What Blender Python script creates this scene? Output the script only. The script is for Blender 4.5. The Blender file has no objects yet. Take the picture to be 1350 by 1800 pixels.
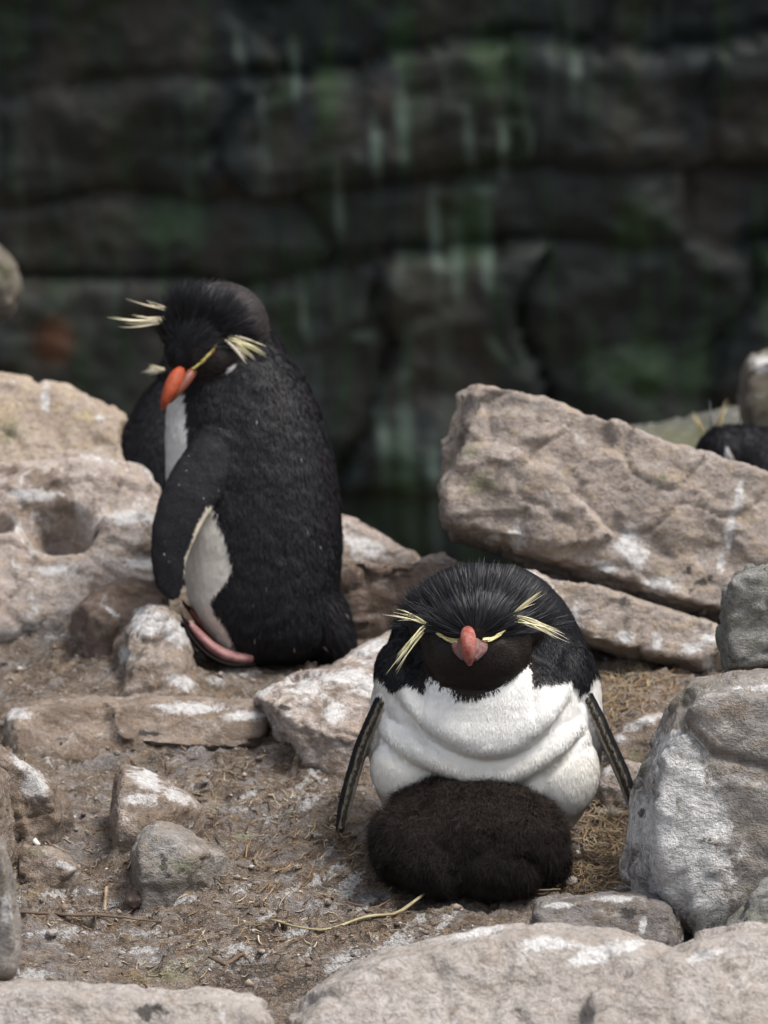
import bpy, bmesh, math, random
import numpy as np
from mathutils import Vector, Matrix
from mathutils.bvhtree import BVHTree
from mathutils.kdtree import KDTree

random.seed(7); RNG = np.random.default_rng(11)
scene = bpy.context.scene
COL = scene.collection

# ------------------------------------------------------------------ camera, sky, sun, exposure
CAM_H, PITCH, FPX = 1.2, math.radians(11.4), 7000.0      # FPX: focal length in photograph pixels (1350 wide)
cam_data = bpy.data.cameras.new('camera')
cam = bpy.data.objects.new('camera', cam_data); COL.objects.link(cam)
cam.location = (0, 0, CAM_H); cam.rotation_euler = (math.pi/2 - PITCH, 0, 0)
cam_data.sensor_fit = 'HORIZONTAL'; cam_data.sensor_width = 36.0
cam_data.lens = 36.0*FPX/1350.0
cam_data.clip_start = 0.05; cam_data.clip_end = 800
cam_data.dof.use_dof = True; cam_data.dof.focus_distance = 4.0; cam_data.dof.aperture_fstop = 11.5
scene.camera = cam
scene.render.resolution_x, scene.render.resolution_y = 768, 1024

SUN_DIR = Vector((0.40, -0.10, 0.91)).normalized()       # towards the sun
world = bpy.data.worlds.new('World'); scene.world = world; world.use_nodes = True
wn = world.node_tree.nodes; wl = world.node_tree.links; wn.clear()
sky = wn.new('ShaderNodeTexSky'); sky.sky_type = 'NISHITA'; sky.sun_disc = False
sky.sun_elevation = math.asin(SUN_DIR.z); sky.sun_rotation = math.atan2(SUN_DIR.x, SUN_DIR.y)
sky.air_density = 1.0; sky.dust_density = 4.0; sky.ozone_density = 1.0
hsv = wn.new('ShaderNodeHueSaturation'); hsv.inputs['Saturation'].default_value = 0.42   # thin high cloud
bg = wn.new('ShaderNodeBackground'); bg.inputs['Strength'].default_value = 0.13
wo = wn.new('ShaderNodeOutputWorld')
wl.new(sky.outputs[0], hsv.inputs['Color']); wl.new(hsv.outputs[0], bg.inputs[0]); wl.new(bg.outputs[0], wo.inputs[0])
sun_data = bpy.data.lights.new('sun', 'SUN'); sun_data.energy = 2.0; sun_data.angle = math.radians(20)
sun_data.color = (1.0, 0.965, 0.92)
sun = bpy.data.objects.new('sun', sun_data); COL.objects.link(sun)
sun.rotation_euler = SUN_DIR.to_track_quat('Z', 'Y').to_euler(); sun.location = (3, -2, 8)
scene.view_settings.view_transform = 'Standard'; scene.view_settings.look = 'None'
scene.view_settings.exposure = 0.9; scene.view_settings.gamma = 1.0
scene.render.engine = 'CYCLES'
scene.cycles.max_bounces = 5

# ------------------------------------------------------------------ picture <-> place
CAM = np.array([0, 0, CAM_H]); FWD = np.array([0, math.cos(PITCH), -math.sin(PITCH)])
UPV = np.array([0, math.sin(PITCH), math.cos(PITCH)]); RGT = np.array([1.0, 0, 0])
def raydir(px, py): return FWD + RGT*((px-675)/FPX) + UPV*((900-py)/FPX)
def P(px, py, Y):
    d = raydir(px, py); return CAM + d*(Y/d[1])
def project(p):
    q = np.asarray(p) - CAM; z = q@FWD
    return 675 + FPX*(q@RGT)/z, 900 - FPX*(q@UPV)/z
class Frame:                                               # a thing's own axes: u right, v up, w towards the viewer
    def __init__(s, px, py, Y):
        s.px, s.py = px, py; s.o = P(px, py, Y)
        f = s.o-CAM; s.d = np.linalg.norm(f); s.f = f/s.d
        s.r = RGT - s.f*(RGT@s.f); s.r /= np.linalg.norm(s.r); s.a = np.cross(s.r, s.f)
        s.s = ((s.o-CAM)@FWD)/FPX
    def __call__(s, px, py, w=0.0):
        px, py, w = np.broadcast_arrays(np.asarray(px, float), np.asarray(py, float), np.asarray(w, float))
        return s.o + s.s*((px-s.px)[..., None]*s.r + (s.py-py)[..., None]*s.a - w[..., None]*s.f)
    def inv(s, p):
        q = (np.asarray(p)-s.o)/s.s
        return s.px+q@s.r, s.py-q@s.a, -(q@s.f)

# ------------------------------------------------------------------ noise
def _hash(ix, iy, iz, seed):
    h = (ix*374761393 + iy*668265263 + iz*2147483647 + seed*1274126177) & 0xFFFFFFFF
    h = ((h ^ (h >> 13))*1274126177) & 0xFFFFFFFF
    h = ((h ^ (h >> 16))*2246822519) & 0xFFFFFFFF
    return (h ^ (h >> 15)) & 0xFFFFFFFF
def vnoise(p, seed=0):
    p = np.asarray(p, float); i = np.floor(p).astype(np.int64); f = p-i
    u = f*f*f*(f*(f*6-15)+10); out = 0
    for dx in (0, 1):
        for dy in (0, 1):
            for dz in (0, 1):
                h = _hash(i[..., 0]+dx, i[..., 1]+dy, i[..., 2]+dz, seed)
                gx = ((h & 1023)/511.5-1); gy = (((h >> 10) & 1023)/511.5-1); gz_ = (((h >> 20) & 1023)/511.5-1)
                g = gx*(f[..., 0]-dx)+gy*(f[..., 1]-dy)+gz_*(f[..., 2]-dz)
                w = (u[..., 0] if dx else 1-u[..., 0])*(u[..., 1] if dy else 1-u[..., 1])*(u[..., 2] if dz else 1-u[..., 2])
                out = out+w*g
    return out
def fbm(p, oct=4, seed=0, gain=0.5, lac=2.03):
    a = 1.0; s = 0; p = np.asarray(p, float)
    for k in range(oct):
        s = s+a*vnoise(p, seed+k*17); a *= gain; p = p*lac+13.7
    return s
def facets(p, seed=0):
    """broken-stone relief: every cell a tilted little plane"""
    p = np.asarray(p, float); i = np.floor(p).astype(np.int64); best = np.full(p.shape[:-1], 9.0); val = np.zeros(p.shape[:-1])
    for dx in (-1, 0, 1):
        for dy in (-1, 0, 1):
            for dz in (-1, 0, 1):
                a, b, c = i[..., 0]+dx, i[..., 1]+dy, i[..., 2]+dz; h = _hash(a, b, c, seed); g = _hash(a, b, c, seed+99)
                q = np.stack([p[..., 0]-a-(h & 1023)/1023, p[..., 1]-b-((h >> 10) & 1023)/1023, p[..., 2]-c-((h >> 20) & 1023)/1023], -1); d = (q*q).sum(-1)
                v = q[..., 0]*((g & 1023)/511.5-1)+q[..., 1]*(((g >> 10) & 1023)/511.5-1)+q[..., 2]*(((g >> 20) & 1023)/511.5-1)+0.5*((h >> 5 & 255)/127.5-1)
                m = d < best; best = np.where(m, d, best); val = np.where(m, v, val)
    return val
def sstep(a, b, x):
    t = np.clip((x-a)/(b-a), 0, 1); return t*t*(3-2*t)

# ------------------------------------------------------------------ scene helpers
def mesh_obj(name, V, F, mat=None, parent=None, smooth=True, origin=None):
    V = np.asarray(V, float)
    if origin is None: origin = np.zeros(3)
    me = bpy.data.meshes.new(name)
    if isinstance(F, np.ndarray):
        n, k = F.shape
        me.vertices.add(len(V)); me.vertices.foreach_set('co', (V-origin).ravel())
        me.loops.add(n*k); me.loops.foreach_set('vertex_index', F.ravel().astype(np.int32))
        me.polygons.add(n); me.polygons.foreach_set('loop_start', np.arange(0, n*k, k, dtype=np.int32))
        me.update(calc_edges=True)
    else:
        me.from_pydata([tuple(v) for v in V-origin], [], F); me.update()
    if smooth: me.polygons.foreach_set('use_smooth', np.ones(len(me.polygons), bool))
    if mat: me.materials.append(mat)
    o = bpy.data.objects.new(name, me); COL.objects.link(o)
    if parent is not None: o.parent = parent
    else: o.location = origin
    return o
def child(o, parent, label=None):
    o.parent = parent
    if label: o['label'] = label
    return o
def tag(o, label, cat, group=None):
    o['label'] = label; o['category'] = cat
    if group: o['group'] = group
    return o
def empty(name, loc):
    o = bpy.data.objects.new(name, None); COL.objects.link(o); o.location = loc; o.empty_display_size = 0.05; return o
def set_col(o, name, arr):
    a = o.data.attributes.new(name, 'FLOAT_COLOR', 'POINT')
    A = np.ones((len(arr), 4)); A[:, :arr.shape[1]] = arr; a.data.foreach_set('color', A.ravel().astype(np.float32))
def set_vec(o, name, arr):
    a = o.data.attributes.new(name, 'FLOAT_VECTOR', 'POINT'); a.data.foreach_set('vector', np.asarray(arr, np.float32).ravel())
def remeshed(V, F, voxel, smooth=4, fac=0.5):
    """voxel union of overlapping closed pieces, lightly smoothed -> (V, quads/tris list as triangle array, normals)"""
    me = bpy.data.meshes.new('tmp'); me.from_pydata([tuple(v) for v in V], [], F); me.update()
    o = bpy.data.objects.new('tmp', me); COL.objects.link(o)
    m = o.modifiers.new('r', 'REMESH'); m.mode = 'VOXEL'; m.voxel_size = voxel; m.adaptivity = 0
    if smooth:
        s = o.modifiers.new('s', 'SMOOTH'); s.iterations = smooth; s.factor = fac
    dg = bpy.context.evaluated_depsgraph_get(); ev = o.evaluated_get(dg)
    em = bpy.data.meshes.new_from_object(ev)
    n = len(em.vertices); out = np.empty(n*3); em.vertices.foreach_get('co', out); out = out.reshape(-1, 3)
    nf = len(em.polygons); li = np.empty(nf*4, np.int32); tot = np.empty(nf, np.int32)
    em.polygons.foreach_get('loop_total', tot)
    assert (tot == 4).all()
    em.loops.foreach_get('vertex_index', li); Q = li.reshape(-1, 4)
    bpy.data.objects.remove(o); bpy.data.meshes.remove(me); bpy.data.meshes.remove(em)
    return out, Q
def vnormals(V, Q):
    a, b, c, d = V[Q[:, 0]], V[Q[:, 1]], V[Q[:, 2]], V[Q[:, 3]]
    fn = np.cross(c-a, d-b); N = np.zeros_like(V)
    for k in range(4): np.add.at(N, Q[:, k], fn)
    return N/(np.linalg.norm(N, axis=1, keepdims=True)+1e-12)
class Pieces:
    def __init__(s): s.V = []; s.F = []; s.n = 0; s.tags = {}
    def add(s, V, F, t='body'):
        s.V.append(np.asarray(V, float)); s.F += [tuple(i+s.n for i in f) for f in F]
        s.tags.setdefault(t, []).append((np.asarray(V, float), F)); s.n += len(V)
    def all(s): return np.concatenate(s.V), s.F
    def bvh(s, t):
        V = []; F = []; n = 0
        for v, f in s.tags[t]:
            V += [tuple(x) for x in v]; F += [tuple(i+n for i in ff) for ff in f]; n += len(v)
        return BVHTree.FromPolygons(V, F)
def ring_mesh(rings):
    """closed tube through a list of (n,3) rings"""
    n = len(rings[0]); V = np.concatenate(rings); F = []
    for i in range(len(rings)-1):
        for j in range(n):
            k = (j+1) % n
            F.append((i*n+j, i*n+k, (i+1)*n+k, (i+1)*n+j))
    F.append(tuple(range(n-1, -1, -1))); F.append(tuple((len(rings)-1)*n+j for j in range(n)))
    return V, F
def ellipsoid(fr, c, r, rot=0.0, nu=28, nv=18):
    rings = []; ca, sa = math.cos(rot), math.sin(rot)
    for i in range(nv+1):
        t = math.pi*(0.001+0.998*i/nv); a = np.linspace(0, 2*math.pi, nu, endpoint=False)
        u = r[0]*math.sin(t)*np.cos(a); w = r[2]*math.sin(t)*np.sin(a); v = np.full(nu, r[1]*math.cos(t))
        u2 = u*ca-v*sa; v2 = u*sa+v*ca
        rings.append(fr(c[0]+u2, c[1]-v2, c[2]+w))
    return ring_mesh(rings)
def loft(fr, secs, n=40, ex=2.3, sub=4):
    """horizontal sections (row, left, right, w centre, half depth)"""
    S = np.array(secs, float); t = np.arange(len(S)); tt = np.linspace(0, len(S)-1, (len(S)-1)*sub+1)
    S = np.stack([smooth_interp(tt, t, S[:, k]) for k in range(5)], 1)
    a = np.linspace(0, 2*math.pi, n, endpoint=False); ca, sa = np.cos(a), np.sin(a)
    cu = np.sign(ca)*np.abs(ca)**(2/ex); cw = np.sign(sa)*np.abs(sa)**(2/ex)
    return ring_mesh([fr((l+r)/2+(r-l)/2*cu, np.full(n, row), wc+hw*cw) for row, l, r, wc, hw in S])
def smooth_interp(x, xp, fp):
    """catmull-rom"""
    xp = np.asarray(xp, float); fp = np.asarray(fp, float); i = np.clip(np.searchsorted(xp, x, 'right')-1, 0, len(xp)-2)
    t = (x-xp[i])/(xp[i+1]-xp[i]); p0 = fp[np.maximum(i-1, 0)]; p1 = fp[i]; p2 = fp[i+1]; p3 = fp[np.minimum(i+2, len(fp)-1)]
    return 0.5*(2*p1+(p2-p0)*t+(2*p0-5*p1+4*p2-p3)*t*t+(3*p1-p0-3*p2+p3)*t**3)
def tube(fr, path, radii, n=18, sub=4):
    """path of (px,py,w); radii (in picture plane, along w)"""
    A = np.array(path, float); R = np.array(radii, float); t = np.arange(len(A)); tt = np.linspace(0, len(A)-1, (len(A)-1)*sub+1)
    A = np.stack([smooth_interp(tt, t, A[:, k]) for k in range(3)], 1); R = np.maximum(np.stack([smooth_interp(tt, t, R[:, k]) for k in range(2)], 1), 0.4)
    T = np.gradient(A, axis=0); a = np.linspace(0, 2*math.pi, n, endpoint=False); rings = []
    for p, tg, r in zip(A, T, R):
        tg = tg/np.linalg.norm(tg); wv = np.array([0, 0, 1.0]); wv = wv-tg*(wv@tg)
        if np.linalg.norm(wv) < 0.2: wv = np.array([0, 1.0, 0])-tg*tg[1]
        wv /= np.linalg.norm(wv); sv = np.cross(tg, wv)
        pts = p+np.outer(np.cos(a)*r[0], sv)+np.outer(np.sin(a)*r[1], wv)
        rings.append(fr(pts[:, 0], pts[:, 1], pts[:, 2]))
    return ring_mesh(rings)

# ------------------------------------------------------------------ materials
def newmat(name):
    m = bpy.data.materials.new(name); m.use_nodes = True; nt = m.node_tree; nt.nodes.clear()
    out = nt.nodes.new('ShaderNodeOutputMaterial'); b = nt.nodes.new('ShaderNodeBsdfPrincipled')
    nt.links.new(b.outputs[0], out.inputs[0]); return m, nt, b
class NT:
    def __init__(s, nt): s.nt = nt
    def n(s, t, **kw):
        x = s.nt.nodes.new(t)
        for k, v in kw.items(): setattr(x, k, v)
        return x
    def link(s, a, b): s.nt.links.new(a, b)
    def val(s, sock, v):
        if hasattr(v, 'is_linked') or hasattr(v, 'links'): s.link(v, sock)
        else: sock.default_value = v
    def noise(s, vec, scale, detail=4, rough=0.6, dist=0.0, out=0):
        x = s.n('ShaderNodeTexNoise'); s.link(vec, x.inputs['Vector']); x.inputs['Scale'].default_value = scale
        x.inputs['Detail'].default_value = min(detail, 5); x.inputs['Roughness'].default_value = rough; x.inputs['Distortion'].default_value = dist
        return x.outputs[out]
    def voronoi(s, vec, scale, feature='F1'):
        x = s.n('ShaderNodeTexVoronoi', feature=feature); s.link(vec, x.inputs['Vector']); x.inputs['Scale'].default_value = scale
        return x.outputs[0]
    def math(s, op, a, b=0.0, c=0.0):
        x = s.n('ShaderNodeMath', operation=op); s.val(x.inputs[0], a); s.val(x.inputs[1], b); s.val(x.inputs[2], c); return x.outputs[0]
    def ramp(s, v, a, b, lo=0.0, hi=1.0):
        x = s.n('ShaderNodeMapRange', interpolation_type='SMOOTHSTEP'); s.val(x.inputs[0], v)
        x.inputs[1].default_value = a; x.inputs[2].default_value = b; x.inputs[3].default_value = lo; x.inputs[4].default_value = hi; return x.outputs[0]
    def mix(s, f, a, b):
        x = s.n('ShaderNodeMix', data_type='RGBA'); s.val(x.inputs[0], f)
        s.val(x.inputs[6], a if hasattr(a, 'links') else (*a, 1)); s.val(x.inputs[7], b if hasattr(b, 'links') else (*b, 1)); return x.outputs[2]
    def mapping(s, vec, scale=(1, 1, 1), rot=(0, 0, 0)):
        x = s.n('ShaderNodeMapping'); s.link(vec, x.inputs[0]); x.inputs['Scale'].default_value = scale; x.inputs['Rotation'].default_value = rot; return x.outputs[0]
    def attr(s, name, out='Color'):
        x = s.n('ShaderNodeAttribute', attribute_name=name); return x.outputs[out]
    def bump(s, h, strength, dist, normal=None):
        x = s.n('ShaderNodeBump'); s.link(h, x.inputs['Height']); x.inputs['Strength'].default_value = strength; x.inputs['Distance'].default_value = dist
        if normal is not None: s.link(normal, x.inputs['Normal'])
        return x.outputs[0]
    def coord(s):
        """object coordinates shifted per object, so no two rocks share their pattern"""
        tc = s.n('ShaderNodeTexCoord'); oi = s.n('ShaderNodeObjectInfo'); m = s.n('ShaderNodeVectorMath', operation='SCALE')
        cv = s.n('ShaderNodeCombineXYZ')
        for k in range(3): s.link(oi.outputs['Random'], cv.inputs[k])
        s.link(cv.outputs[0], m.inputs[0]); m.inputs['Scale'].default_value = 37.0
        a = s.n('ShaderNodeVectorMath', operation='ADD'); s.link(tc.outputs['Object'], a.inputs[0]); s.link(m.outputs[0], a.inputs[1]); return a.outputs[0]

def rock_mat(name, c1, c2, c3, guano=0.5, dark=0.5, green=0.0, sc=1.0, brown=0.0, bumpk=1.0, strata=(0.15, 0.1, 0.0)):
    """c1/c2 large blotches, c3 ochre tint; guano 0..1 white droppings, dark specks, green algae"""
    m, nt, b = newmat(name); N = NT(nt); v = N.coord()
    lay = N.mapping(v, (1.0, 1.0, 1.9), strata)
    big = N.noise(v, 8*sc, 3, 0.62, 0.4); mid = N.noise(lay, 30*sc, 4, 0.72, 0.5); fine = N.noise(v, 150*sc, 4, 0.78); grit = N.noise(v, 520*sc, 2, 0.8)
    col = N.mix(N.ramp(big, 0.38, 0.60), c1, c2)
    col = N.mix(N.math('MULTIPLY', N.ramp(mid, 0.48, 0.66), 0.75), col, c3)
    if brown > 0:
        bn = N.noise(v, 13*sc, 4, 0.72, 0.8); col = N.mix(N.math('MULTIPLY', N.ramp(bn, 0.56-0.2*brown, 0.68-0.12*brown), 0.75), col, (0.125, 0.085, 0.058))
    col = N.mix(N.ramp(fine, 0.34, 0.58, 0.75, 0.0), col, N.mix(0.62, col, (0.09, 0.072, 0.058)))
    vein = N.noise(lay, 52*sc, 3, 0.6, 1.5); col = N.mix(N.ramp(vein, 0.585, 0.66, 0, 0.55), col, (0.15, 0.118, 0.095))
    lt = N.noise(v, 44*sc, 5, 0.75, 0.6); col = N.mix(N.ramp(lt, 0.52, 0.68, 0, 0.55), col, N.mix(0.55, col, (0.62, 0.585, 0.54)))
    st = N.attr('stain'); sep = N.n('ShaderNodeSeparateColor'); N.link(st, sep.inputs[0])
    pn = N.noise(v, 62, 7, 0.78, 0.6); pz = N.math('MULTIPLY', N.math('SUBTRACT', pn, 0.5), 4.0)
    gn = N.noise(v, 18*sc, 5, 0.74, 0.9); gm = N.ramp(N.math('ADD', gn, N.math('MULTIPLY', pz, 0.06)), 0.655-0.13*guano, 0.78-0.13*guano, 0, 0.75)
    pm = N.ramp(N.math('ADD', N.math('MULTIPLY', sep.outputs[0], 1.6), pz), 0.3, 1.1, 0, 0.82)
    pm = N.math('MULTIPLY', pm, N.ramp(sep.outputs[0], 0.0, 0.25))
    col = N.mix(N.math('MAXIMUM', N.math('MULTIPLY', gm, N.ramp(fine, 0.3, 0.52, 0.25, 1.0)), pm), col, N.mix(N.ramp(fine, 0.36, 0.6), (0.47, 0.455, 0.445), (0.68, 0.675, 0.665)))
    dk = N.noise(v, 55*sc, 5, 0.74, 0.3); dm = N.ramp(dk, 0.72-0.14*dark, 0.79-0.14*dark, 0, 0.8)
    dpm = N.ramp(N.math('ADD', sep.outputs[1], N.math('MULTIPLY', pz, 0.8)), 0.4, 0.62, 0, 0.92); dpm = N.math('MULTIPLY', dpm, N.ramp(sep.outputs[1], 0.0, 0.25))
    col = N.mix(N.math('MAXIMUM', dm, dpm), col, (0.04, 0.036, 0.033))
    gr = N.noise(v, 17*sc, 4, 0.65); grm = N.math('MULTIPLY', N.ramp(gr, 0.5, 0.7), green)
    grp = N.math('MULTIPLY', N.ramp(N.math('ADD', sep.outputs[2], N.math('MULTIPLY', pz, 0.6)), 0.3, 1.1, 0, 0.6), N.ramp(sep.outputs[2], 0.0, 0.25))
    col = N.mix(N.math('MAXIMUM', grm, grp), col, (0.125, 0.135, 0.062))
    col = N.mix(N.ramp(grit, 0.40, 0.62, 0.35, 0.0), col, N.mix(0.6, col, (0.07, 0.058, 0.05)))
    N.link(col, b.inputs['Base Color']); b.inputs['Roughness'].default_value = 0.88; b.inputs['Specular IOR Level'].default_value = 0.25
    h = N.math('ADD', N.math('MULTIPLY', mid, 0.7), N.math('ADD', N.math('MULTIPLY', fine, 0.45), N.math('MULTIPLY', grit, 0.15)))
    N.link(N.bump(h, 0.85*bumpk, 0.012), b.inputs['Normal'])
    return m

def plain_mat(name, c, rough=0.6, var=0.25, scale=60, spec=0.35, bump=0.0, c2=None):
    m, nt, b = newmat(name); N = NT(nt); v = N.coord(); f = N.noise(v, scale, 5, 0.65)
    lo = c2 if c2 else tuple(x*(1-var) for x in c)
    N.link(N.mix(N.ramp(f, 0.35, 0.65), lo, c), b.inputs['Base Color']); b.inputs['Roughness'].default_value = rough; b.inputs['Specular IOR Level'].default_value = spec
    if bump: N.link(N.bump(f, bump, 0.004), b.inputs['Normal'])
    return m
def feather_mat(name, blend=0.65, rough=0.55, spec=0.35, sheen=0.0):
    m, nt, b = newmat(name); N = NT(nt)
    N.link(N.attr('Col'), b.inputs['Base Color']); b.inputs['Roughness'].default_value = rough; b.inputs['Specular IOR Level'].default_value = spec
    b.inputs['Sheen Weight'].default_value = sheen; b.inputs['Sheen Roughness'].default_value = 0.5
    g = N.n('ShaderNodeNewGeometry'); mx = N.n('ShaderNodeMix', data_type='VECTOR'); mx.inputs[0].default_value = blend
    N.link(g.outputs['Normal'], mx.inputs[4]); N.link(N.attr('bn', 'Vector'), mx.inputs[5])
    nm = N.n('ShaderNodeVectorMath', operation='NORMALIZE'); N.link(mx.outputs[1], nm.inputs[0]); N.link(nm.outputs[0], b.inputs['Normal'])
    return m
def skin_mat(name):
    m, nt, b = newmat(name); N = NT(nt); N.link(N.attr('Col'), b.inputs['Base Color']); b.inputs['Roughness'].default_value = 0.7
    b.inputs['Specular IOR Level'].default_value = 0.2
    return m
M_FEATHER = feather_mat('plumage_feathers', 0.55, 0.5, 0.16)
M_DOWN = feather_mat('chick_down', 0.55, 0.8, 0.15)
M_BODY = skin_mat('plumage_base')
M_STRAND = feather_mat('crest_strands', 0.15, 0.45, 0.22)
M_BEAK = plain_mat('beak_red', (0.25, 0.05, 0.038), 0.6, 0.3, 170, 0.2, 0.5, c2=(0.30, 0.135, 0.11))
M_BEAK_O = plain_mat('beak_orange', (0.33, 0.06, 0.02), 0.55, 0.3, 130, 0.2, 0.3, c2=(0.21, 0.042, 0.02))
M_BEAK_G = plain_mat('beak_worn_plate', (0.17, 0.062, 0.055), 0.7, 0.3, 190, 0.2, 0.5, c2=(0.17, 0.135, 0.125))
M_BEAK_B = plain_mat('beak_brown', (0.17, 0.05, 0.03), 0.5, 0.3, 90)
M_FOOT = plain_mat('foot_pink', (0.31, 0.175, 0.165), 0.75, 0.3, 90, 0.15, 0.5, c2=(0.19, 0.085, 0.085))
M_CLAW = plain_mat('claw_dark', (0.014, 0.012, 0.012), 0.65, 0.3, 80, 0.08)
M_EYE = plain_mat('eye_red', (0.32, 0.02, 0.015), 0.15, 0.2, 80, 0.5)
M_STRAW = plain_mat('straw', (0.33, 0.25, 0.16), 0.8, 0.4, 60, c2=(0.16, 0.105, 0.06))
M_STALK = plain_mat('stalk', (0.36, 0.32, 0.19), 0.65, 0.3, 40, c2=(0.22, 0.18, 0.10))
M_TWIG = plain_mat('twig', (0.13, 0.088, 0.058), 0.8, 0.4, 60)

DIM = rock_mat('rock_mossy_shade_toned', (0.115, 0.12, 0.105), (0.085, 0.088, 0.08), (0.10, 0.10, 0.07), 0.3, 0.3, 0.3)  # greenish rock, base colours darkened to stand for the shade it lies in
DIMW = rock_mat('rock_brown_shade_toned', (0.19, 0.165, 0.135), (0.13, 0.11, 0.09), (0.15, 0.14, 0.09), 0.35, 0.3, 0.25)  # brownish rock with the shade on the far boulders painted into its tone
BEIGE = rock_mat('rock_beige', (0.385, 0.322, 0.278), (0.30, 0.255, 0.225), (0.38, 0.295, 0.205), 0.42, 0.25, 0.08)
PALE = rock_mat('rock_pale_pink', (0.47, 0.405, 0.36), (0.37, 0.305, 0.27), (0.42, 0.325, 0.24), 1.0, 0.2, 0.0, brown=0.35)
WARM = rock_mat('rock_warm', (0.46, 0.375, 0.30), (0.40, 0.315, 0.25), (0.47, 0.38, 0.23), 0.55, 0.1, 0.05)
GREY = rock_mat('rock_grey', (0.27, 0.255, 0.24), (0.215, 0.195, 0.175), (0.24, 0.19, 0.14), 0.1, 0.35, 0.12)
GREYG = rock_mat('rock_grey_lichen', (0.31, 0.30, 0.28), (0.245, 0.245, 0.225), (0.19, 0.21, 0.17), 0.45, 0.55, 0.35, 1.4)
SOILROCK = rock_mat('rock_soiled', (0.33, 0.275, 0.235), (0.255, 0.20, 0.16), (0.30, 0.215, 0.14), 0.55, 0.45, 0.05, 1.2, brown=0.75)
FRONT = rock_mat('rock_front', (0.42, 0.385, 0.355), (0.35, 0.315, 0.285), (0.33, 0.275, 0.225), 0.35, 0.35, 0.0, 0.9)
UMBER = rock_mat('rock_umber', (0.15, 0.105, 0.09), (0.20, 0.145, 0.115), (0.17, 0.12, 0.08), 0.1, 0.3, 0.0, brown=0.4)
DARKSLAB = rock_mat('rock_dark_slab', (0.17, 0.155, 0.15), (0.24, 0.22, 0.21), (0.13, 0.095, 0.06), 0.45, 0.6, 0.2, 1.5)

# ------------------------------------------------------------------ ground
PY_ = np.array([-300, 2.4, 3.0, 3.45, 3.67, 3.85, 4.0, 4.2, 4.45, 4.6, 4.75, 5.0, 5.25, 5.45, 5.7, 6.2, 7.0, 9, 400])
PZ_ = np.array([0.0, 0.0, 0.0, 0.0, -0.005, 0.0, 0.002, 0.01, 0.03, 0.042, 0.05, 0.06, 0.03, -0.12, -0.8, -3.0, -4.8, -5.2, -5.2])
BANK = None; BANKED = []
def gz_base(x, y):
    z = np.interp(y, PY_, PZ_)
    z = z+0.03*np.exp(-((x-0.3)/0.25)**2-((y-4.55)/0.22)**2)
    z = z-0.012*np.exp(-((x-0.09)/0.13)**2-((y-3.95)/0.08)**2)+0.022*np.exp(-((x+0.05)/0.09)**2-((y-4.12)/0.12)**2)   # nest hollow and its rim
    z = z-0.02*np.exp(-((x+0.22)/0.14)**2-((y-3.78)/0.14)**2)
    return z
def gz(x, y):
    x = np.asarray(x, float); y = np.asarray(y, float); near = sstep(3.0, 1.2, np.hypot(x, y-4.2))
    p = np.stack([x, y, np.zeros_like(x)], -1)
    wx = x+0.05*vnoise(p*5, 5); q = np.stack([wx*1.0+0.35*y, y*2.1-0.2*wx, np.zeros_like(x)], -1)
    n = 0.020*fbm(p*5.5, 3, 3)+0.015*fbm(q*13, 3, 9)*near+(0.0075*facets(np.stack([q[..., 0]*26, q[..., 1]*26, 0*x+0.5], -1), 21)+0.0042*facets(np.stack([x*75, y*75, 0*x+0.5], -1), 23)+0.005*fbm(p*60, 3, 31))*near
    far = sstep(5.2, 7.0, y)*1.4*fbm(p*0.9, 3, 77)
    bank = 0.0
    if BANK is not None:
        fx = np.clip((x-BX[0])/BS, 0, len(BX)-1.001); fy = np.clip((y-BY[0])/BS, 0, len(BY)-1.001); i = fx.astype(int); j = fy.astype(int); a = fx-i; b = fy-j
        bank = (BANK[j, i]*(1-a)+BANK[j, i+1]*a)*(1-b)+(BANK[j+1, i]*(1-a)+BANK[j+1, i+1]*a)*b
    return gz_base(x, y)+bank+n*(1-sstep(5.4, 6.5, y))+far
def G(px, py):
    """the spot on the ground seen at a picture point"""
    Ys = np.linspace(3.2, 5.3, 500); d = raydir(px, py); z = CAM_H+d[2]*Ys/d[1]; x = d[0]*Ys/d[1]
    k = np.argmax(z < gz(x, Ys)); Y = Ys[k] if k else 5.0
    return np.array([d[0]*Y/d[1], Y, float(gz(d[0]*Y/d[1], Y))])
def graded(dense_lo, dense_hi, step, lo, hi, grow=1.25):
    mid = list(np.arange(dense_lo, dense_hi, step)); a = []; s = step; x = dense_lo
    while x > lo: s *= grow; x -= s; a.append(x)
    b = []; s = step; x = mid[-1]
    while x < hi: s *= grow; x += s; b.append(x)
    return np.array(a[::-1]+mid+b)
gx_ = graded(-0.56, 0.58, 0.0042, -150, 150); gy_ = graded(3.45, 5.0, 0.0046, -120, 260)
GX, GY = np.meshgrid(gx_, gy_)
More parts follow.
